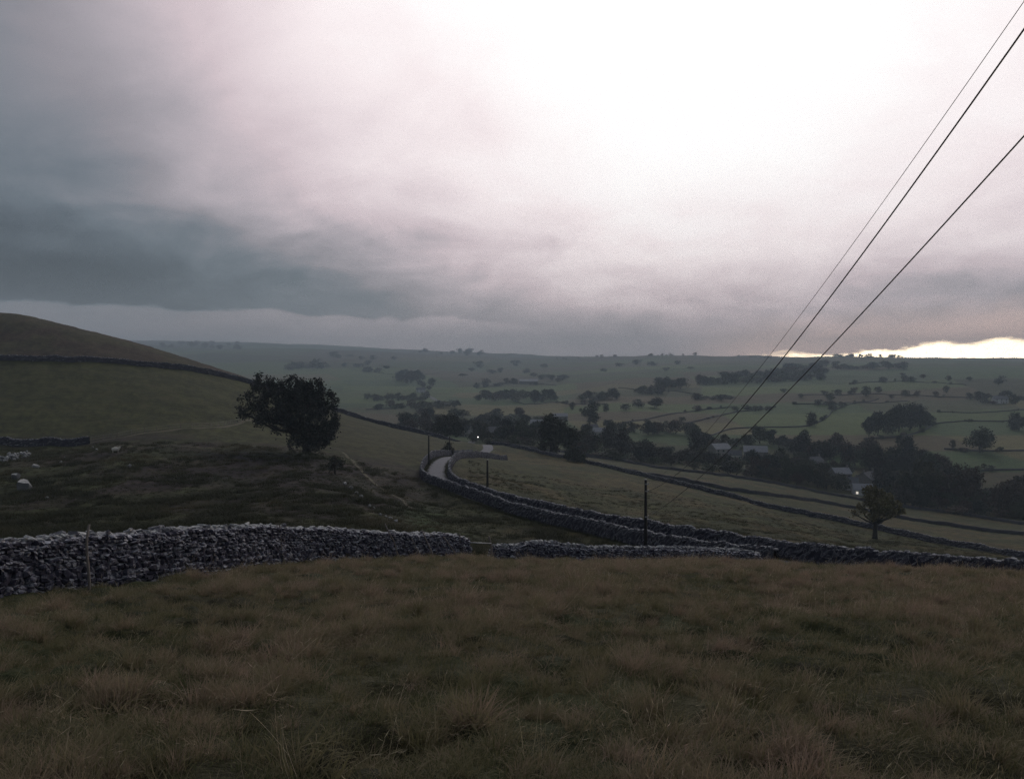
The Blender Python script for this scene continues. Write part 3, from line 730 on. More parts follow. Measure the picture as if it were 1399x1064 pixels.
hero_tree('round_tree', 753, 280, [(753, 576, 9, 10), (747, 588, 9, 12), (765, 588, 13, 14), (778, 596, 11, 12), (757, 600, 10, 8), (742, 609, 5, 6), (759, 614, 4, 5), (777, 606, 5, 4)],
          620, .55, 380, 22, 1.2, .36, (.034, .034, .024), 'dark ragged tree beside the pasture wall above the village', 4, 0, .35)
hero_tree('field_tree', 1195, 150, [(1190, 672, 9, 6), (1202, 677, 9, 7), (1213, 684, 8, 8), (1183, 683, 9, 7), (1196, 690, 13, 9), (1222, 692, 7, 7), (1176, 694, 7, 6), (1207, 698, 11, 7), (1186, 702, 9, 5), (1171, 704, 4, 3), (1217, 703, 6, 4), (1228, 697, 3, 4)],
          737, .44, 330, 20, .55, .18, (.120, .104, .050), 'small brownish tree standing alone in the pasture beyond the lane', 5, .05, .36)
hero_tree('lane_tree', 611, 338, [(604, 577, 8, 9), (618, 575, 9, 9), (611, 584, 14, 9), (624, 585, 8, 8), (598, 587, 6, 6)], 604, .4, 260, 18, 1.4, .42, (.036, .034, .026), 'dark bushy tree rising behind the hillside wall above the lane', 6, 0, .3)
hero_tree('thorn_tree', 458, 118, [(455, 641, 6, 6), (462, 639, 5, 5), (458, 634, 5, 4)], 653, .12, 90, 16, .45, .11, (.034, .034, .024), 'little thorn bush at the end of the row of white boulders', 8, -.1, .4)
hero_tree('lane_bush', 612, 205, [(612, 611, 4, 6), (609, 614, 4, 4), (616, 615, 4, 4)], 621, .1, 80, 14, .6, .18, (.032, .032, .024), 'small dark bush at the telegraph pole on the lane bend', 9, 0, .2)
hero_tree('wall_bush', 785, 252, [(780, 626, 8, 6), (790, 628, 9, 6), (785, 622, 7, 5)], 634, .12, 120, 16, .8, .26, (.030, .030, .022), 'dense dark bush against the wall right of the ragged tree', 10, 0, .2)

def unit_tree(seed, nl, nclump, per, rad, size, shape):
    """a tree 1 high and 1 wide, to be scaled"""
    r = np.random.default_rng(seed); lobes = []
    for k in range(nl):
        a = r.uniform(0, 2 * math.pi); q = r.uniform(.05, .33); z = r.uniform(.24, .80) if shape == 'round' else r.uniform(.18, .86)
        w = .24 * (1.15 - abs(z - .5)); lobes.append((math.cos(a) * q, math.sin(a) * q, z, w * r.uniform(.8, 1.2), w * r.uniform(.8, 1.2), w * r.uniform(.6, .9)))
    mb = MB(); skeleton(mb, r, 1.0, .028, lobes[:6], 0, .28)
    V, Q = leaf_cloud(r, crown_points(r, lobes, nclump), per, rad, size)
    return mb.mesh('trunk', M_bark, True), np_mesh('crown', V, [Q], M_leaf)
MIDT = [unit_tree(200 + k, 13, 230, 12, .085, .030, 'round' if k % 2 else 'tall') for k in range(7)]
FART = [unit_tree(300 + k, 13, 110, 7, .11, .050, 'tall') for k in range(5)]
PALT = [(.036, .044, .026), (.024, .026, .025), (.030, .034, .024), (.034, .030, .025), (.024, .029, .027), (.048, .032, .027), (.042, .042, .025)]
def put_tree(px, base, top, wpx, label, group, name='valley_tree', Yv=None, colr=None, pool=None):
    g = gY(px, Yv, base) if Yv else hit(px, base)
    Yv = g[1]; hgt = max(2.0, (base - top) * Yv / F); wid = wpx * Yv / F * 1.08
    pool = pool or (MIDT if hgt * F / Yv > 14 else FART)
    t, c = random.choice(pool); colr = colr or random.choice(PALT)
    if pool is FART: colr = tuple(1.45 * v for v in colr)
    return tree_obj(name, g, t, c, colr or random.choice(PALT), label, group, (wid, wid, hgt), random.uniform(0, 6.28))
# single trees one can pick out
for a in [(782, 560, 549, 11, 'small round tree alone in the bright valley pasture'), (828, 563, 550, 11, 'second small round tree in the bright valley pasture, near a fence line'),
          (806, 579, 547, 27, 'broad dark tree below the two small round pasture trees'), (831, 584, 570, 16, 'low bushy tree at the corner of the valley meadow'),
          (895, 557, 541, 22, 'dark domed tree at the end of the bright green field'), (872, 557, 545, 17, 'smaller tree beside the domed tree by the green field'),
          (855, 561, 549, 15, 'low spreading tree on the edge of the bright green field'), (932, 575, 568, 11, 'small bush on the wall between two bright fields'),
          (1339, 618, 580, 40, 'big round dark tree alone on the right valley slope'), (1392, 588, 562, 26, 'dark tree on the slope above the big round tree'),
          (1108, 582, 562, 19, 'upright tree beside a wall above the village roofs'), (1137, 562, 549, 14, 'small tree at a wall junction on the far slope'),
          (1134, 547, 537, 16, 'faint bush on the wall above the small slope tree'), (1183, 541, 528, 16, 'hazy bushy tree halfway up the far slope'),
          (1365, 526, 513, 15, 'hazy tree near the top of the far slope'), (1302, 613, 601, 9, 'thin small tree between the copse and the big round tree'),
          (1345, 641, 633, 11, 'low bush on the field wall under the big round tree'), (731, 553, 533, 13, 'tall narrow tree in the hedge line beyond the village')]:
    put_tree(a[0], a[1], a[2], a[3], a[4], None, 'field_tree')
# copse on the right slope
for p, b, t, w in [(1187, 596, 566, 20), (1199, 595, 560, 24), (1213, 593, 556, 26), (1228, 590, 552, 26), (1243, 588, 549, 28), (1257, 585, 552, 24), (1268, 582, 560, 18), (1222, 584, 553, 26), (1250, 580, 549, 26)]:
    put_tree(p, b, t, w, 'tree of the dense oval copse on the right valley slope', 'trees of the oval copse', 'copse_tree', colr=(.026, .030, .024))
# village belt: (px range, foot row range, height px, width px, count)
def belt(p0, p1, b0, b1, h, w, n, label, group, name='valley_tree', slope=0.0, Yr=None):
    for k in range(n):
        p = p0 + (p1 - p0) * (k + random.uniform(.1, .9)) / n; b = random.uniform(b0, b1) + slope * (p - p0) / max(p1 - p0, 1); hh = h * random.choice((.55, .7, .85, 1.0, 1.1, 1.2)) * random.uniform(.9, 1.1)
        Yv = random.uniform(*Yr) if Yr else None
        if Yv:
            g = gY(p, Yv, b); b = CY + F * math.tan(math.atan((EYE - g[2]) / Yv) - TH)
        put_tree(p, b, b - hh, w * random.uniform(.75, 1.3), label, group, name, Yv)
def vb(lst, label, group):
    for p0, p1, h, w, n, Yr in lst: belt(p0, p1, 0, 0, h, w, n, label, group, 'valley_tree', 0, Yr)
vb([(548, 640, 24, 26, 9, (430, 520)), (540, 640, 15, 22, 9, (540, 660))], 'dark tree behind the hillside wall at the left end of the village', 'trees at the left end of the village')
vb([(628, 745, 24, 25, 17, (415, 480)), (640, 745, 15, 22, 10, (540, 640))], 'dark tree among the village roofs', 'trees among the village roofs')
vb([(640, 740, 24, 24, 10, (372, 395)), (660, 745, 12, 20, 9, (352, 366))], 'dark tree or bush between the lane and the village', 'trees between the lane and the village')
vb([(790, 960, 34, 30, 12, (350, 400)), (780, 960, 16, 24, 12, (345, 355)), (830, 960, 20, 24, 9, (440, 520))], 'dark tree in the belt right of the ragged wall tree', 'belt right of the ragged tree')
vb([(945, 1110, 30, 28, 14, (335, 372)), (945, 1120, 16, 24, 12, (322, 332)), (950, 1110, 22, 24, 10, (440, 475))], 'dark tree around the long pale barn', 'trees around the pale barn')
vb([(1085, 1190, 30, 30, 11, (385, 440)), (1040, 1150, 28, 26, 8, (322, 340)), (1090, 1160, 20, 24, 7, (345, 375))], 'dark tree around the lit white cottages', 'trees around the lit cottages')
vb([(1185, 1290, 36, 28, 11, (365, 405)), (1190, 1270, 26, 28, 6, (325, 350))], 'dark tree below the oval copse', 'trees below the oval copse')
vb([(1218, 1320, 52, 38, 9, (292, 315)), (1230, 1320, 20, 28, 6, (285, 291))], 'tall dark tree along the lower pasture wall right of the lone tree', 'tall trees along the lower wall')
vb([(1315, 1425, 50, 38, 8, (272, 300)), (1300, 1410, 20, 28, 6, (265, 272))], 'big dark tree under the big round slope tree', 'big trees at the valley corner')
def fbelt(lst, label, group, name='far_tree'):
    for p0, p1, b0, b1, h, w, n, sl in lst: belt(p0, p1, b0, b1, h, w, n, label, group, name, sl)
fbelt([(652, 762, 545, 548, 13, 16, 17, 0)], 'tree of the hedge line beyond the village roofs', 'hedge line beyond the village')
fbelt([(790, 848, 544, 547, 14, 16, 8, 0)], 'tree of the clump between the two small round pasture trees and the far slope', 'clump above the small round trees')
fbelt([(500, 585, 545, 548, 9, 14, 13, 0)], 'tree of the straight hedge at the foot of the hazy green field', 'straight far hedge')
fbelt([(515, 622, 556, 560, 10, 16, 11, 0)], 'low tree in the belt left of the village roofs', 'belt left of the village')
fbelt([(540, 572, 520, 524, 14, 17, 5, 0), (572, 592, 526, 546, 9, 11, 6, 0)], 'hazy tree by the bend of the far road', 'trees by the far road')
fbelt([(896, 934, 528, 531, 14, 17, 6, 0), (866, 908, 537, 540, 10, 15, 6, 0)], 'tree of the hazy clump above the domed tree', 'clump above the domed tree')
fbelt([(945, 1002, 544, 548, 8, 13, 9, 0), (1000, 1060, 560, 563, 8, 12, 5, 0)], 'bush in the broken hedge under the long far wood', 'hedge under the long wood')
fbelt([(1060, 1300, 533, 546, 8, 13, 8, 0)], 'bush scattered along the walls above the oval copse', 'bushes above the copse')
fbelt([(1322, 1402, 545, 553, 12, 15, 8, 0)], 'tree round the white house on the right far slope', 'trees round the slope house')
fbelt([(1230, 1330, 511, 522, 6, 11, 4, 0)], 'faint bush high on the right far slope', 'bushes high on the slope')
fbelt([(820, 950, 498, 510, 6, 13, 7, 0), (660, 700, 524, 530, 7, 12, 4, 0)], 'faint bush on the slope below the middle skyline', 'bushes below the skyline')
fbelt([(620, 770, 500, 520, 7, 13, 10, 0), (735, 775, 516, 522, 8, 13, 5, 0)], 'hazy tree around the pale farm barn', 'trees around the farm barn')
fbelt([(390, 445, 500, 507, 9, 16, 8, 0)], 'blue hazy tree of the wood behind the big spreading tree', 'hazy wood behind the big tree')
fbelt([(450, 540, 486, 508, 6, 13, 11, 0)], 'blue hazy bush on the most distant hillside', 'bushes on the distant hill')
LW_, GW_ = 'hazy tree in the long wood on the far slope', 'trees of the long far wood'
fbelt([(950, 1125, 525, 527, 12, 17, 26, -8), (985, 1130, 516, 519, 10, 17, 18, -8)], LW_, GW_)
fbelt([(1075, 1240, 500, 505, 9, 16, 22, 0)], 'dark tree of the wood just under the right skyline', 'wood under the right skyline')
LS, GS = 'tiny tree on the far skyline', 'skyline trees'
for p0, p1, n, h, lab in ((1130, 1235, 22, 5, 'tiny tree on the skyline against the bright sunset gap'), (1005, 1060, 9, 3.5, 'tiny tree on the skyline where the cables cross it'), (880, 950, 11, 4, 'tiny tree on the middle of the far skyline'),
                          (560, 660, 16, 5, 'blue tiny tree on the hazy skyline left of the middle'), (760, 850, 9, 3.5, 'tiny tree on the gentle hump of the far skyline'), (185, 330, 16, 6, 'tiny tree on the skyline behind the left hill')):
    for k in range(n):
        p = random.uniform(p0, p1); Yv = random.uniform(2700, 2950) if p > 700 else random.uniform(3200, 4200)
        g = gY(p, Yv); hh = h * random.uniform(.6, 1.3) * Yv / F; t, c = random.choice(FART)
        tree_obj('skyline_tree', g, t, c, (.03, .032, .026), lab, lab[10:], (hh * 1.7, hh * 1.7, hh), random.uniform(0, 6))
# far field walls
FW, GFW = 'faint stone wall dividing the fields of the far valley side', 'far field walls'
for k, l in enumerate([[(700, 547), (760, 550), (830, 553)], [(850, 578), (915, 566), (960, 560), (1000, 556)], [(910, 582), (960, 574), (1010, 562), (1060, 556)], [(960, 600), (1000, 585), (1060, 584), (1100, 584), (1125, 574), (1140, 560)],
                       [(1140, 560), (1160, 552), (1240, 548)], [(1090, 540), (1180, 538), (1260, 541), (1399, 543)], [(1085, 552), (1140, 553), (1200, 545)], [(1280, 563), (1340, 565), (1399, 560)], [(1275, 580), (1310, 575), (1370, 577), (1399, 572)],
                       [(1290, 614), (1320, 617), (1360, 617), (1399, 616)], [(1300, 645), (1345, 643), (1399, 642)], [(845, 530), (900, 534), (960, 540)], [(650, 530), (700, 524), (760, 527)], [(1180, 600), (1230, 598), (1260, 590), (1276, 580)],
                       [(500, 560), (545, 556), (580, 548)], [(480, 505), (540, 512), (600, 510)], [(1160, 525), (1230, 520), (1320, 526)]]):
    wall_hit('field_wall', l, 1.15, FW, 5.0, 60 + k, GFW)
    for q in range(random.choice((3, 5, 8, 11))):                      # thorns grown up along the wall
        j = random.randrange(len(l) - 1); t_ = random.random() ** 1.5; p_ = l[j][0] + (l[j + 1][0] - l[j][0]) * t_; b_ = l[j][1] + (l[j + 1][1] - l[j][1]) * t_
        hh = random.choice((2.5, 3.5, 5, 7)); put_tree(p_, b_ + .5, b_ - hh, hh * random.uniform(1.2, 2.2), 'hedgerow thorn grown up along a far field wall', 'thorns along the far field walls', 'thorn_bush', pool=FART)

# ------------------------------------------------------------------ houses
def house(name, px, base, Yv, wm, dm, hm, rm, rot, wallm, roofm, label, chim=1, lit=0, wins=3):
    g = gY(px, Yv, base) if Yv else hit(px, base); g = g - np.array([0, 0, .3])
    root = empty(name, g, R(rot)); tag(root, label, 'building'); w, d = wm / 2, dm / 2
    b = MB(); b.add([[-w, -d, 0], [w, -d, 0], [w, d, 0], [-w, d, 0], [-w, -d, hm], [w, -d, hm], [w, d, hm], [-w, d, hm], [-w, 0, hm + rm - .06], [w, 0, hm + rm - .06]],
                    [[0, 1, 5, 4], [2, 3, 7, 6], [0, 3, 2, 1]], ) ; b.add([[-w, -d, 0], [-w, d, 0], [-w, d, hm], [-w, 0, hm + rm - .06], [-w, -d, hm]], T=[[0, 4, 2], [0, 2, 1], [4, 3, 2]]); b.add([[w, -d, 0], [w, d, 0], [w, d, hm], [w, 0, hm + rm - .06], [w, -d, hm]], T=[[0, 1, 2], [0, 2, 4], [4, 2, 3]])
    b.build('wall', HOUSE[wallm], root)
    rf = MB(); e = .35; sl = rm / d; t = .14
    for s_ in (-1, 1):
        A = [[-w - e, s_ * (d + e), hm - e * sl], [w + e, s_ * (d + e), hm - e * sl], [w + e, 0, hm + rm], [-w - e, 0, hm + rm]]
        B = [[x, y, z + t] for x, y, z in A]; rf.add(A + B, [[0, 1, 2, 3], [4, 5, 6, 7], [0, 1, 5, 4], [1, 2, 6, 5], [3, 0, 4, 7]])
    ro = rf.build('roof', HOUSE[roofm], root)
    for k in range(chim):
        c = MB(); xx = (w - .5) * (1 if k == 0 else -1); c.box((xx, 0, hm + rm + .45), (.8, .6, 1.3)); c.box((xx - .15, 0, hm + rm + 1.2), (.22, .22, .35)); c.build('chimney', HOUSE['stone'], ro)
    for k in range(wins):
        xx = -w + wm * (k + .5) / wins
        for zz in ((1.4, hm - 1.0) if hm > 4 else (hm * .55,)):
            m_ = MB(); m_.box((xx, -d - .02, zz), (.8, .08, .95)); m_.build('window', M_lit if lit and k == 0 and zz < 2 else M_window, root)
            s2 = MB(); s2.box((xx, -d - .05, zz - .65), (1.2, .16, .12)); s2.build('sill', HOUSE['cream'], root)
    m_ = MB(); m_.box((w * .3, -d - .025, 1.0), (.95, .07, 2.0)); m_.build('door', M_wood, root)
    return root
house('long_barn', 1032, 607, 415, 11.5, 7, 3.6, 2.6, -14, 'stone', 'pale_roof', 'long barn with a pale roof between the valley trees', 0, 0, 4)
house('stone_house', 983, 603, 410, 9, 7, 4.6, 2.4, 20, 'cream', 'pale_roof', 'pale house half hidden by trees at the foot of the cables', 1)
house('small_cottage', 1004, 612, 396, 6, 5, 3, 2, -10, 'white', 'slate', 'tiny white cottage left of the long pale barn', 1)
house('stone_house', 1112, 628, 372, 8, 6, 4.5, 2.3, 30, 'stone', 'slate', 'grey house deep in the valley bottom wood', 1)
house('white_cottage', 1148, 636, 352, 7.5, 5.5, 3.2, 2.2, 10, 'stone', 'pale_roof', 'low pale roofed cottage in a clearing of the valley wood', 1)
house('white_cottage', 1160, 652, 330, 6.5, 5.5, 3.3, 2.2, -20, 'white', 'slate', 'white cottage with a lit window below the copse', 1, 1)
house('white_cottage', 1178, 662, 318, 7, 5, 2.8, 2.0, -12, 'white', 'pale_roof', 'low white cottage with a lit window above the lone brownish tree', 0, 1)
house('stone_house', 1186, 648, 338, 9, 7, 4.6, 2.6, 40, 'stone', 'slate', 'grey gabled house behind the two lit white cottages', 2)
house('white_house', 706, 577, 468, 9, 6.5, 4.2, 2.2, 5, 'white', 'slate', 'bright white house in the middle of the village trees', 2)
house('stone_house', 738, 572, 520, 12, 7, 4.4, 2.5, -8, 'stone', 'pale_roof', 'long grey house with a pale roof behind the ragged tree', 1)
house('stone_house', 765, 567, 610, 11, 6, 3.6, 2, 5, 'stone', 'pale_roof', 'low pale roofed shed at the field edge right of the village', 0)
house('stone_house', 626, 575, 470, 10, 7, 4.6, 2.6, 15, 'stone', 'slate', 'grey stone house at the left end of the village', 1)
house('stone_house', 634, 585, 440, 8, 6, 4.4, 2.4, -25, 'cream', 'slate', 'pale gabled house behind the bushy lane tree', 1)
house('stone_house', 672, 595, 398, 10, 6.5, 4.4, 2.4, 12, 'stone', 'slate', 'grey stone house by the lane where it enters the village', 2)
house('stone_house', 806, 592, 480, 9, 6, 4.2, 2.2, 18, 'cream', 'slate', 'pale house beside the broad dark meadow tree', 1)
house('small_cottage', 820, 594, 470, 8, 5.5, 3.4, 2.0, -10, 'cream', 'pale_roof', 'low pale cottage among hedges right of the pale house', 1)
house('farm_barn', 722, 524, None, 34, 14, 5, 3.5, 4, 'stone', 'pale_roof', 'long pale farm barn alone on the hazy far slope', 0, 0, 5)
house('stone_house', 1366, 551, None, 12, 8, 4.6, 2.6, -10, 'white', 'slate', 'white house among trees on the right far slope', 1)
house('stone_house', 575, 536, None, 14, 9, 4.8, 3, 8, 'white', 'slate', 'tiny white farmhouse by the far road bend', 1)

# ------------------------------------------------------------------ telegraph poles and cables
def pole(px, Yv, top_py, r0, label, brackets):
    g = gY(px, Yv, 700); ztop = EYE - float(py2v(top_py)) * Yv; h = ztop - g[2]
    root = empty('telegraph_pole', g); tag(root, label, 'pole', None)
    m_ = MB(); m_.tube([(0, 0, -.5), (.01, 0, h * .5), (0, 0, h)], [r0 * 1.25, r0 * 1.05, r0 * .85], 10); m_.build('shaft', M_pole, root, True)
    m_ = MB(); m_.tube([(0, 0, h - .01), (0, 0, h + .05)], [r0 * .95, r0 * .4], 10); m_.build('cap', M_metal, root)
    for z in brackets:
        b = MB(); b.box((.08, -r0 - .04, z - g[2]), (.30, .08, .08)); b.tube([(.18, -r0 - .04, z - g[2]), (.18, -r0 - .04, z - g[2] + .14)], [.04, .03], 6); b.build('bracket', M_metal, root)
    return root, g
WZ = {1: -7.75, 2: -8.3, 3: -10.3}
p1, g1 = pole(882, 62, 655, .115, 'tall dark telegraph pole that the overhead cables run down to', [WZ[1], WZ[2], WZ[3]])
pole(666, 113, 628, .15, 'telegraph pole inside the lane walls between the tall pole and the bend', [])
pole(586, 157, 594, .16, 'telegraph pole at the outside of the lane bend', [])
pole(614.5, 203, 596, .14, 'short telegraph pole beside the dark bush past the lane bend', [])
def cable(n, pts, rad, label):
    A = np.array([g1[0] + .15, 61.85, WZ[n]]); ys = np.array([p[0] for p in pts] + [61.85]); zs = np.array([p[1] for p in pts] + [WZ[n]])
    w = np.ones(len(ys)); w[-1] = 6; w[0] = 4; co = np.polyfit(ys, zs, 2, w=w)
    Y = np.linspace(61.85, -30, 70); X = A[0] - (61.85 - Y) * .0408
    Z = np.polyval(co, Y); d = WZ[n] - np.polyval(co, 61.85); Z += d * np.clip((Y - 30) / 32, 0, 1)
    m_ = MB(); m_.tube(np.c_[X, Y, Z], rad, 6); o = m_.build('overhead_cable', M_cable, None, True); tag(o, label, 'cable')
def wp(lst):
    out = []
    x0 = g1[0] + .15 - 61.85 * .0408
    for px, py in lst:
        u = float(px2u(px, py)); Yv = x0 / (u - .0408); out.append((Yv, EYE - float(py2v(py)) * Yv))
    return out
cable(1, wp([(1399, 3), (1240, 222), (1083, 440), (1047, 489), (1020, 527), (988, 568)]), .0075, 'thin uppermost overhead cable crossing the sky')
cable(2, wp([(1399, 42), (1250, 240), (1102, 440), (1065, 486), (1018, 550), (978, 596), (957, 622), (929, 649), (917, 659)]), .018, 'thick overhead cable just below the thin uppermost one')
cable(3, wp([(1399, 186), (1260, 335), (1125, 482), (1067, 549), (1018, 596), (992, 622), (968, 641), (944, 660), (919, 680)]), .0155, 'thick lowest overhead cable hanging apart from the other two')

# ------------------------------------------------------------------ stakes, gate, fence
def stake(foot, top, r0, label, wob=.02):
    (p0, q0, Yv), (p1_, q1) = foot, top; Yv -= .75 if p0 < 640 else 0; r0 *= .95
    x0 = float(px2u(p0, q0)) * Yv; A = np.array([x0, Yv, hz(x0, Yv)]); zt = EYE - float(py2v(q1)) * (Yv + .15); B = np.array([float(px2u(p1_, q1)) * (Yv + .15), Yv + .15, zt])
    v = B - A; m_ = MB(); n = 6; pts = [v * t + np.array([random.gauss(0, wob), random.gauss(0, wob), 0]) * (0 < t < 1) for t in np.linspace(-.15, 1, n)]
    m_.tube(pts, np.linspace(r0 * 1.1, r0 * .8, n), 7); o = m_.build('wooden_stake', M_wood, None, True); o.location = A; tag(o, label, 'stake')
stake((121, 803, 19.4), (122, 716), .036, 'crooked upright wooden stake against the tall left wall', .03)
stake((388, 768, 29.6), (382, 717), .036, 'slightly leaning stake halfway along the tall wall')
stake((548, 764, 34.5), (526, 715), .034, 'long pale stake leaning left near the end of the tall wall')
stake((594, 759, 36.0), (576, 723), .040, 'stout stake leaning left just before the wall ends')
stake((626, 759, 37.2), (606, 733), .036, 'thin stake leaning left at the very end of the tall wall')
stake((575, 761, 35.2), (562, 735), .025, 'thin dark stick leaning on the wall between two longer stakes')
stake((673, 757, 38.9), (668, 732), .055, 'dark gatepost leaning left beside the low wall')
def gate():
    a = gY(628, 37.9); b = gY(640, 38.5); root = empty('wooden_hurdle', a); tag(root, 'narrow wooden hurdle of thin rails at the end of the tall wall', 'gate')
    v = b - a
    for k in range(5):
        m_ = MB(); z = .12 + k * .17; m_.tube([np.array([0, 0, z]), v + np.array([0, 0, z])], .018, 6); m_.build('rail', M_wood, root)
    for t in (0, 1.0):
        m_ = MB(); m_.tube([v * t + np.array([0, 0, -.2]), v * t + np.array([0, 0, 1.0])], .035, 7); m_.build('post', M_wood, root)
    A = np.array([*gY(634, 38.3)[:2], 0]); B = np.array([*gY(671, 38.9)[:2], 0]); A[2] = EYE - float(py2v(740.5)) * A[1]; B[2] = EYE - float(py2v(742)) * B[1]
    m_ = MB(); m_.tube([A, (A + B) / 2 + np.array([0, 0, -.01]), B], .026, 8); o = m_.build('gap_rail', M_metal, None, True); tag(o, 'single pale rail closing the gap between the two walls', 'rail')
gate()
fp = smooth(resample(np.array([gY(p, y)[:2] for p, y in ((120, 150), (180, 155), (240, 163), (280, 168), (310, 176), (332, 186))]), 2.6), 3)
fr_ = empty('wire_fence', (*fp[0], hz(*fp[0]))); tag(fr_, 'low post and wire fence along the bottom of the hill pasture', 'fence'); fl = np.array(fr_.location)
tops = []
for q in fp:
    z = hz(*q); m_ = MB(); m_.tube([(0, 0, -.3), (random.gauss(0, .04), random.gauss(0, .04), 1.05)], [.06, .05], 6); o = m_.build('post', M_wood, fr_); o.location = np.array([*q, z]) - fl; tops.append([*q, z])
tops = np.array(tops) - fl
for hh in (.45, .95):
    m_ = MB(); m_.tube(tops + np.array([0, 0, hh]), .008, 4); m_.build('wire', M_metal, fr_)

# ------------------------------------------------------------------ boulders, fallen wall, sheep, lamp
def boulder(px, base, wpx, hpx, label, group=None, mt=None):
    g = hit(px, base); k = g[1] / F; me, V, Q = BDV[random.randrange(6)]; me2 = me; wpx *= 1.3; hpx *= 1.3
    o = bpy.data.objects.new('boulder', me2); link(o); o.location = g + np.array([0, 0, hpx * k * .35]); o.scale = (wpx * k, wpx * k * .8, hpx * k); o.rotation_euler = (random.gauss(0, .15), random.gauss(0, .15), random.uniform(0, 6)); tag(o, label, 'boulder', group)
boulder(35, 668, 17, 11, 'large grey limestone boulder in the rough pasture')
boulder(21, 654, 9, 7, 'smaller boulder just above the large grey one')
boulder(49, 639, 7, 4, 'flat half-buried stone uphill from the two boulders')
boulder(64, 681, 4, 3, 'small white stone downhill of the large grey boulder')
boulder(177, 638, 4, 3.5, 'single small white stone below the sheep')
for p, b, w, h in ((471, 662, 5, 3.5), (479, 668, 5.5, 4), (487, 675, 4, 3.5), (493, 681, 5, 5), (505, 692, 4, 3), (511, 695, 3, 3), (519, 704, 4, 3), (533, 709, 5, 3), (541, 713, 4, 3), (527, 706, 3, 2)):
    boulder(p, b, w, h, 'whitish boulder in the row running down from the thorn bush', 'row of whitish boulders')
for p, b in ((127, 612), (83, 632), (132, 615), (88, 626)): boulder(p, b, 3, 2.2, 'tiny pale stone lying near the foot of the short wall', 'tiny pale stones')
fw = empty('tumbled_wall', hit(20, 628)); tag(fw, 'tumbled heap of pale stones left from an old wall end', 'stone heap'); fwl = np.array(fw.location)
for k in range(46):
    p = random.uniform(-14, 40); t = (p + 14) / 54; g = hit(p, 633 - 11 * t + random.uniform(-2, 2)); me, V, Q = BDV[k % 6]
    o = bpy.data.objects.new('stone', me); link(o, fw); s_ = random.uniform(.3, .62); o.location = g + np.array([0, 0, random.uniform(.0, .75)]) - fwl; o.scale = (s_ * 1.3, s_, s_ * .75); o.rotation_euler = (random.gauss(0, .4), random.gauss(0, .4), random.uniform(0, 6))
def sheep(px, base, Yv, label, rot, k=1.0):
    g = gY(px, Yv, base); root = empty('sheep', g, rot); root.scale = (k, k, k); tag(root, label, 'sheep')
    r = np.random.default_rng(5); m_ = MB(); n, q = 10, 12; V = []
    for i in range(n):
        t = i / (n - 1); x = -.55 + 1.1 * t; w = .30 * math.sin(math.pi * (.12 + .80 * t)) ** .5 * (1 + .05 * r.normal())
        for j in range(q): a = 2 * math.pi * j / q; V.append([x, w * math.cos(a) * .92, .62 + w * 1.05 * math.sin(a) - .03 * (t < .3)])
    i_ = np.arange(n * q).reshape(n, q); Q = np.concatenate([np.c_[i_[:-1, j], i_[1:, j], i_[1:, (j + 1) % q], i_[:-1, (j + 1) % q]] for j in range(q)]); V += [[-.58, 0, .62], [.58, 0, .66]]
    T = [[n * q, (j + 1) % q, j] for j in range(q)] + [[n * q + 1, (n - 1) * q + j, (n - 1) * q + (j + 1) % q] for j in range(q)]
    m_.add(V, Q, T)
    m_.tube([(.45, 0, .72), (.62, 0, .86), (.72, 0, .92)], [.17, .13, .11], 9)
    for sx, sy in ((-.38, -.14), (-.38, .14), (.36, -.13), (.36, .13)): m_.tube([(sx, sy, .5), (sx - .02, sy, .28), (sx, sy, 0)], [.075, .045, .035], 7)
    m_.build('body', M_fleece, root, True)
    h = MB(); h.tube([(.68, 0, .92), (.80, 0, .88), (.92, 0, .80)], [.115, .10, .055], 9); 
    for s_ in (-1, 1): h.tube([(.72, s_ * .09, .97), (.70, s_ * .2, .95)], [.035, .015], 5)
    h.build('head', M_dark, root, True)
sheep(158, 618, 128, 'pale sheep grazing below the end of the short wall', R(25))
def lamp():
    g = gY(653, 345, 600); zt = EYE - float(py2v(596.5)) * 345; h = zt - g[2]; root = empty('street_lamp', g); tag(root, 'lit street lamp where the lane meets the village', 'street lamp')
    m_ = MB(); m_.tube([(0, 0, -.3), (0, 0, h * .6), (0, 0, h), (0, -.5, h + .15)], [.09, .07, .05, .04], 8); m_.build('post', M_metal, root, True)
    m_ = MB(); m_.box((0, -.6, h + .16), (.3, .6, .12), 0, .8); hd = m_.build('lantern_hood', M_metal, root); m_ = MB(); m_.tube([(0, -.72, h + .02), (0, -.6, h - .12), (0, -.5, h + .02)], [.13, .17, .13], 9); m_.build('bulb', M_lamp, hd, True)
lamp()

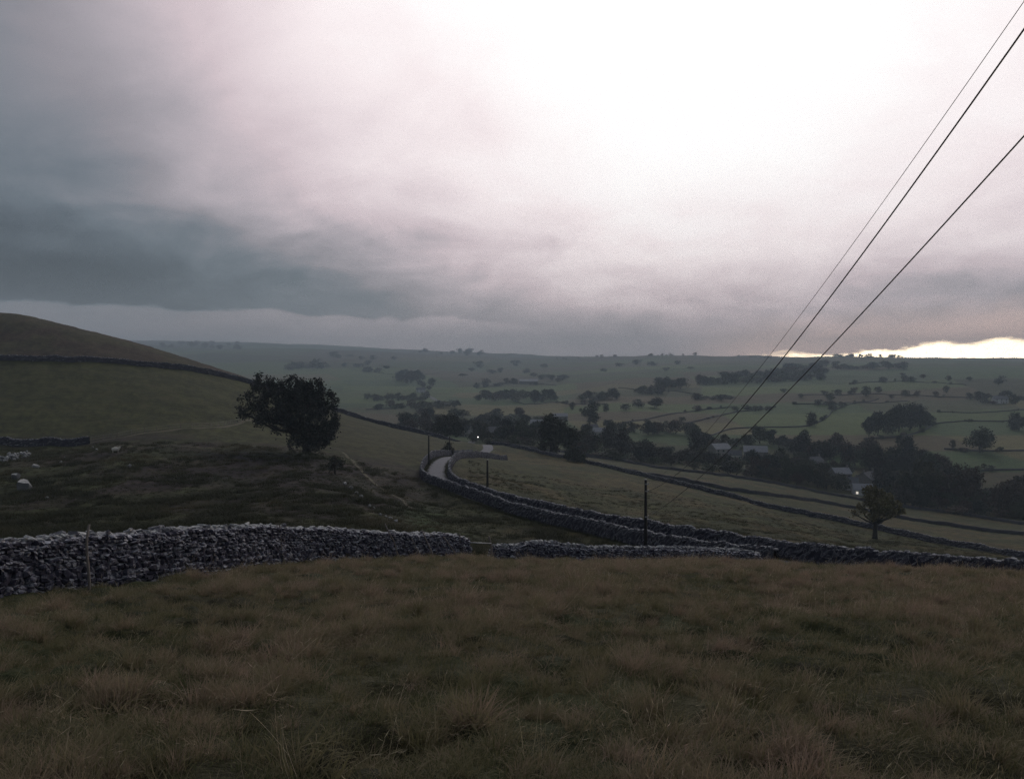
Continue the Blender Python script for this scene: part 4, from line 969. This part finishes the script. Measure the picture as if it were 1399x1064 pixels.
# ------------------------------------------------------------------ grass of the near field
GRC = bpy.data.collections.new('grass_tufts')
def tuft(name, mat_, n, h0, h1, spread, bend, w, seed, seed_head=False, wind=0.0):
    """arching blades: each starts upright at the root and bows over toward its tip"""
    r = np.random.default_rng(seed); V = []; Q = []; T = []; tone = []
    for k in range(n):
        a = r.uniform(0, 2 * math.pi); q = spread * math.sqrt(r.random()); bx, by = q * math.cos(a), q * math.sin(a); h = r.uniform(h0, h1)
        la = r.normal(.2, .8) if r.random() < wind else a + r.normal(0, .8); dx, dy = math.cos(la), math.sin(la); fx, fy = -dy, dx; tn = r.random(); b0 = len(V)
        ww = w * r.uniform(.6, 1.3); p0 = r.uniform(.0, .45) * min(1, bend); p1 = bend * r.uniform(.5, 1.25); x_, z_ = 0.0, 0.0; ns = 4
        for k2 in range(ns + 1):
            t = k2 / ns
            if k2: ph = p0 + (p1 - p0) * (t - .5 / ns) ** 1.3; x_ += math.sin(ph) * h / ns; z_ += math.cos(ph) * h / ns
            if k2 < ns:
                ws = 1 - .55 * t; V += [[bx + dx * x_ - fx * ww * ws, by + dy * x_ - fy * ww * ws, z_], [bx + dx * x_ + fx * ww * ws, by + dy * x_ + fy * ww * ws, z_]]
            else: V.append([bx + dx * x_, by + dy * x_, z_])
        for k2 in range(ns - 1): c = b0 + 2 * k2; Q.append([c, c + 1, c + 3, c + 2])
        c = b0 + 2 * ns - 2; T.append([c, c + 1, c + 2]); tone += [tn] * (2 * ns + 1)
        if seed_head:
            cx, cy = bx + dx * x_, by + dy * x_; c0 = len(V); L_ = r.uniform(.04, .08); V += [[cx - fx * ww * 1.9, cy - fy * ww * 1.9, z_ - L_ * .2], [cx - dx * L_ * .5, cy - dy * L_ * .5, z_ - L_ * .4], [cx + fx * ww * 1.9, cy + fy * ww * 1.9, z_ - L_ * .2], [cx + dx * L_ * .6, cy + dy * L_ * .6, z_ + L_ * .2]]
            Q.append([c0, c0 + 1, c0 + 2, c0 + 3]); tone += [tn] * 4
    me = np_mesh(name, V, [np.array(Q), np.array(T)], mat_); attr(me, 'tone', tone)
    o = bpy.data.objects.new(name, me); GRC.objects.link(o)
M_gr = mk_grass('green_grass', [(0, (.070, .080, .036)), (.45, (.130, .122, .062)), (.75, (.205, .172, .098)), (1, (.28, .225, .145))], .45)
M_gt = mk_grass('bleached_grass', [(0, (.165, .152, .080)), (.4, (.235, .200, .124)), (.7, (.290, .222, .156)), (1, (.34, .246, .190))], .5)
M_gs = mk_grass('grass_stalk', [(0, (.46, .40, .27)), (.5, (.50, .41, .30)), (1, (.48, .35, .27))], .7)
M_gd = mk_grass('rough_sward', [(0, (.032, .033, .017)), (.35, (.044, .048, .021)), (.7, (.052, .047, .024)), (1, (.080, .066, .034))], .5)
for k in range(4): tuft('a_mat_%d' % k, M_gr, 48, .05, .15, .18, 1.7, .0026, 400 + k, wind=.4)
for k in range(4): tuft('b_tussock_%d' % k, M_gt, 36, .12, .27, .06, 1.35, .0027, 410 + k, wind=.3)
for k in range(3): tuft('c_stalk_%d' % k, M_gs, 6, .22, .40, .14, .6, .0014, 420 + k, True, .5)
for k in range(2): tuft('d_sward_%d' % k, M_gt, 36, .09, .22, .13, 1.8, .0032, 430 + k, wind=.7)
for k in range(3): tuft('e_rough_%d' % k, M_gd, 46, .10, .24, .18, 1.6, .0040, 440 + k, wind=.5)
gn = bpy.data.node_groups.new('scatter', 'GeometryNodeTree')
gn.interface.new_socket('Geometry', in_out='INPUT', socket_type='NodeSocketGeometry'); gn.interface.new_socket('Geometry', in_out='OUTPUT', socket_type='NodeSocketGeometry')
gi = gn.nodes.new('NodeGroupInput'); go = gn.nodes.new('NodeGroupOutput'); ci = gn.nodes.new('GeometryNodeCollectionInfo'); iop = gn.nodes.new('GeometryNodeInstanceOnPoints')
ci.inputs['Collection'].default_value = GRC; ci.inputs['Separate Children'].default_value = True; ci.inputs['Reset Children'].default_value = True
def na(name, typ):
    n = gn.nodes.new('GeometryNodeInputNamedAttribute'); n.data_type = typ; n.inputs[0].default_value = name; return n.outputs[0]
gn.links.new(gi.outputs[0], iop.inputs['Points']); gn.links.new(ci.outputs[0], iop.inputs['Instance']); iop.inputs['Pick Instance'].default_value = True
gn.links.new(na('kind', 'INT'), iop.inputs['Instance Index']); gn.links.new(na('scl', 'FLOAT_VECTOR'), iop.inputs['Scale'])
e2r = gn.nodes.new('FunctionNodeEulerToRotation'); gn.links.new(na('rot', 'FLOAT_VECTOR'), e2r.inputs[0]); gn.links.new(e2r.outputs[0], iop.inputs['Rotation'])
gn.links.new(iop.outputs[0], go.inputs[0])
def scatter(name, x, y, kind, scl, rot, patch, label, cat):
    z = height(x, y); me = bpy.data.meshes.new(name); V = np.c_[x, y, z - .015].astype(np.float32)
    me.vertices.add(len(V)); me.vertices.foreach_set('co', V.ravel())
    a = me.attributes.new('kind', 'INT', 'POINT'); a.data.foreach_set('value', kind.astype(np.int32))
    attr(me, 'scl', scl, typ='FLOAT_VECTOR'); attr(me, 'rot', rot, typ='FLOAT_VECTOR'); attr(me, 'patch', patch); me.update()
    o = link(bpy.data.objects.new(name, me)); mod = o.modifiers.new('scatter', 'NODES'); mod.node_group = gn; tag(o, label, cat, kind='stuff')
EDGE = ([-120, 0, 160, 300, 400, 500, 636, 674, 777, 880, 1035, 1160, 1399], [15.6, 17.9, 20.7, 25.2, 30.1, 33.6, 38.2, 39.1, 40.8, 42.6, 44, 42, 36])
def near_grass():
    r = np.random.default_rng(77)
    def spread(bands):
        X = []; Y = []
        for y0, y1, dens in bands:
            A = .78 * (y1 * y1 - y0 * y0) + 4 * (y1 - y0); n = int(A * dens); yy = np.sqrt(r.uniform(y0 * y0, y1 * y1, n)); X.append(r.uniform(-1, 1, n) * (.78 * yy + 2)); Y.append(yy)
        return np.concatenate(X), np.concatenate(Y)
    # low turf between the tussocks
    x, y = spread(((2.2, 6, 60), (6, 12, 48), (12, 22, 30), (22, 45, 16))); n = len(x)
    kind = np.where(r.random(n) < .7, r.integers(0, 4, n), 11 + r.integers(0, 2, n)); s = r.uniform(.6, 1.15, n) * (1 + .012 * y)
    sets = [(x, y, kind, np.c_[s, s, s * r.uniform(.45, .95, n)], np.c_[r.normal(0, .15, n), r.normal(0, .15, n), r.normal(0, 1.2, n)], .30 + 1.2 * (fbm(x * .5, y * .4, 71, 4) - .5) + r.normal(0, .12, n))]
    # tussocks: tufts splayed out from a common root, each clump with its own colour and size
    cx, cy = spread(((2.2, 6, 11), (6, 12, 10), (12, 22, 8), (22, 45, 5.5))); m = len(cx)
    zone = fbm(cx * .62, cy * .50, 73, 4); pxc = CX + cx / cy * F
    keep = r.random(m) < np.clip((zone - .36) * 4 + .45, .3, 1); cx, cy, zone, pxc = cx[keep], cy[keep], zone[keep], pxc[keep]; m = len(cx)
    size = r.gamma(5, .2, m) * (.75 + .9 * np.clip(zone - .35, 0, .4)); ccol = np.clip(.42 + .8 * (zone - .5) + r.normal(0, .24, m) + .22 * sstep(pxc, 600, 1200) * sstep(cy, 14, 30), 0, 1)
    nt = np.clip((6 * size).astype(int), 3, 11); ci_ = np.repeat(np.arange(m), nt); n = len(ci_); a = r.uniform(0, 2 * math.pi, n); q = np.abs(r.normal(0, .10, n)) * size[ci_]
    x = cx[ci_] + np.cos(a) * q; y = cy[ci_] + np.sin(a) * q; u = r.random(n)
    kind = np.where(u < .62, 4 + r.integers(0, 4, n), np.where(u < .93, 11 + r.integers(0, 2, n), 8 + r.integers(0, 3, n))); tilt = np.clip(q / .3, 0, 1) * .75; s = (.48 + .44 * size[ci_]) * r.uniform(.7, 1.15, n) * (1 + .010 * y)
    # tilt outward: turn so the tuft leans away from the clump's heart, all brushed a little by the west wind
    rx = -np.sin(a) * tilt + r.normal(0, .1, n); ry = np.cos(a) * tilt + .22 + r.normal(0, .1, n)
    sets.append((x, y, kind, np.c_[s, s, s * r.uniform(.75, 1.1, n)], np.c_[rx, ry, r.normal(0, .7, n)], ccol[ci_] + r.normal(0, .09, n)))
    x, y, kind, sc3, rot, patch = (np.concatenate([q_[k] for q_ in sets]) for k in range(6))
    px = CX + x / y * F; edge = np.interp(px, *EDGE); k = y < edge - .1
    x, y, kind, sc3, rot, patch, px, edge = x[k], y[k], kind[k], sc3[k], rot[k], patch[k], px[k], edge[k]
    nw = (1 - sstep(edge - y, .3, 2.6)) * (px < 640); sc3 *= (1 - .5 * nw)[:, None]; patch = patch * (1 - .8 * nw)
    scatter('grass', x, y, kind, sc3, rot, np.clip(patch, 0, 1), 'tangle of green and bleached tussock grass covering the near field', 'grass')
    # rough pasture beyond the walls, to the foot of the hill
    n = 46000; yy = np.exp(r.uniform(math.log(27), math.log(175), n)); pp = r.uniform(-60, 1420, n); xx = (pp - CX) / F * yy
    inn = np.array([(p_, Y_) for p_, _, Y_ in INNER][::-1])[-17:]; fw_ = np.array([(p_, Y_) for p_, _, Y_ in FIELDW][::-1])
    right = (pp > 640) & (yy > np.interp(pp, *inn[np.argsort(inn[:, 0])].T) + 1.5) & (yy < np.interp(pp, *fw_[np.argsort(fw_[:, 0])].T) - 2)
    ed = np.interp(pp, [-120, 0, 160, 300, 400, 500, 636, 674, 777, 880, 1035], [17.2, 19.3, 22.2, 26.7, 31.6, 35.1, 39.8, 40.8, 42.4, 44.2, 47])
    lim = np.interp(pp, [-60, 400, 560, 575, 640, 697, 754, 811, 903, 1000], [148, 148, 140, 134, 109, 94, 86, 78, 67, 60])
    k = ((yy > ed + .6) & (yy < lim - 1.2) & (pp < 1000)) | right; xx, yy, right = xx[k], yy[k], right[k]; n = len(xx)
    pt = fbm(xx * .12, yy * .1, 81, 4); s = r.uniform(1.0, 2.2, n) * np.where(right, .62, 1) * (.6 + 1.0 * sstep(fbm(xx * .3, yy * .3, 83, 3), .4, .65)); kk = 13 + r.integers(0, 3, n)
    scatter('rough_pasture', xx, yy, kk, np.c_[s * 1.5, s * 1.5, s], np.c_[np.zeros(n), np.zeros(n), r.uniform(0, 6.28, n)], np.clip((pt - .38) * 2.4 + np.where(right, .2, 0), 0, 1), 'rough grass and rushes in the dip beyond the stone walls', 'grass')
near_grass()
def verge():
    r = np.random.default_rng(91); P = resample(ROAD, .25); P = P[(P[:, 1] < 215)]; tg = np.gradient(P[:, :2], axis=0); tg /= np.linalg.norm(tg, axis=1)[:, None]; X = []
    for _ in range(5):
        off = r.uniform(1.5, 2.6, len(P)) * r.choice((-1, 1), len(P)); X.append(P[:, :2] + np.c_[-tg[:, 1], tg[:, 0]] * off[:, None] + r.normal(0, .1, (len(P), 2)))
    X = np.concatenate(X); n = len(X); s = r.uniform(.8, 1.8, n)
    scatter('verge_grass', X[:, 0], X[:, 1], 13 + r.integers(0, 3, n), np.c_[s * 1.5, s * 1.5, s], np.c_[np.zeros(n), np.zeros(n), r.uniform(0, 6.28, n)], r.uniform(.1, .6, n), 'grass verge between the lane and its walls', 'grass')
verge()

# ------------------------------------------------------------------ haze over the valley
hb = MB(); hb.box((0, 2840, 40), (11800, 5780, 260))
hm, ht, hbs = mat('haze'); ht.n.clear()
pv = ht.new('ShaderNodeVolumePrincipled'); pv.inputs['Color'].default_value = (.72, .87, 1.0, 1); pv.inputs['Density'].default_value = 2.9e-4; pv.inputs['Anisotropy'].default_value = .0
ho = ht.new('ShaderNodeOutputMaterial'); ht.l.new(pv.outputs[0], ho.inputs['Volume'])
tag(hb.build('haze', hm), 'pale damp haze filling the valley air', 'haze', kind='stuff')
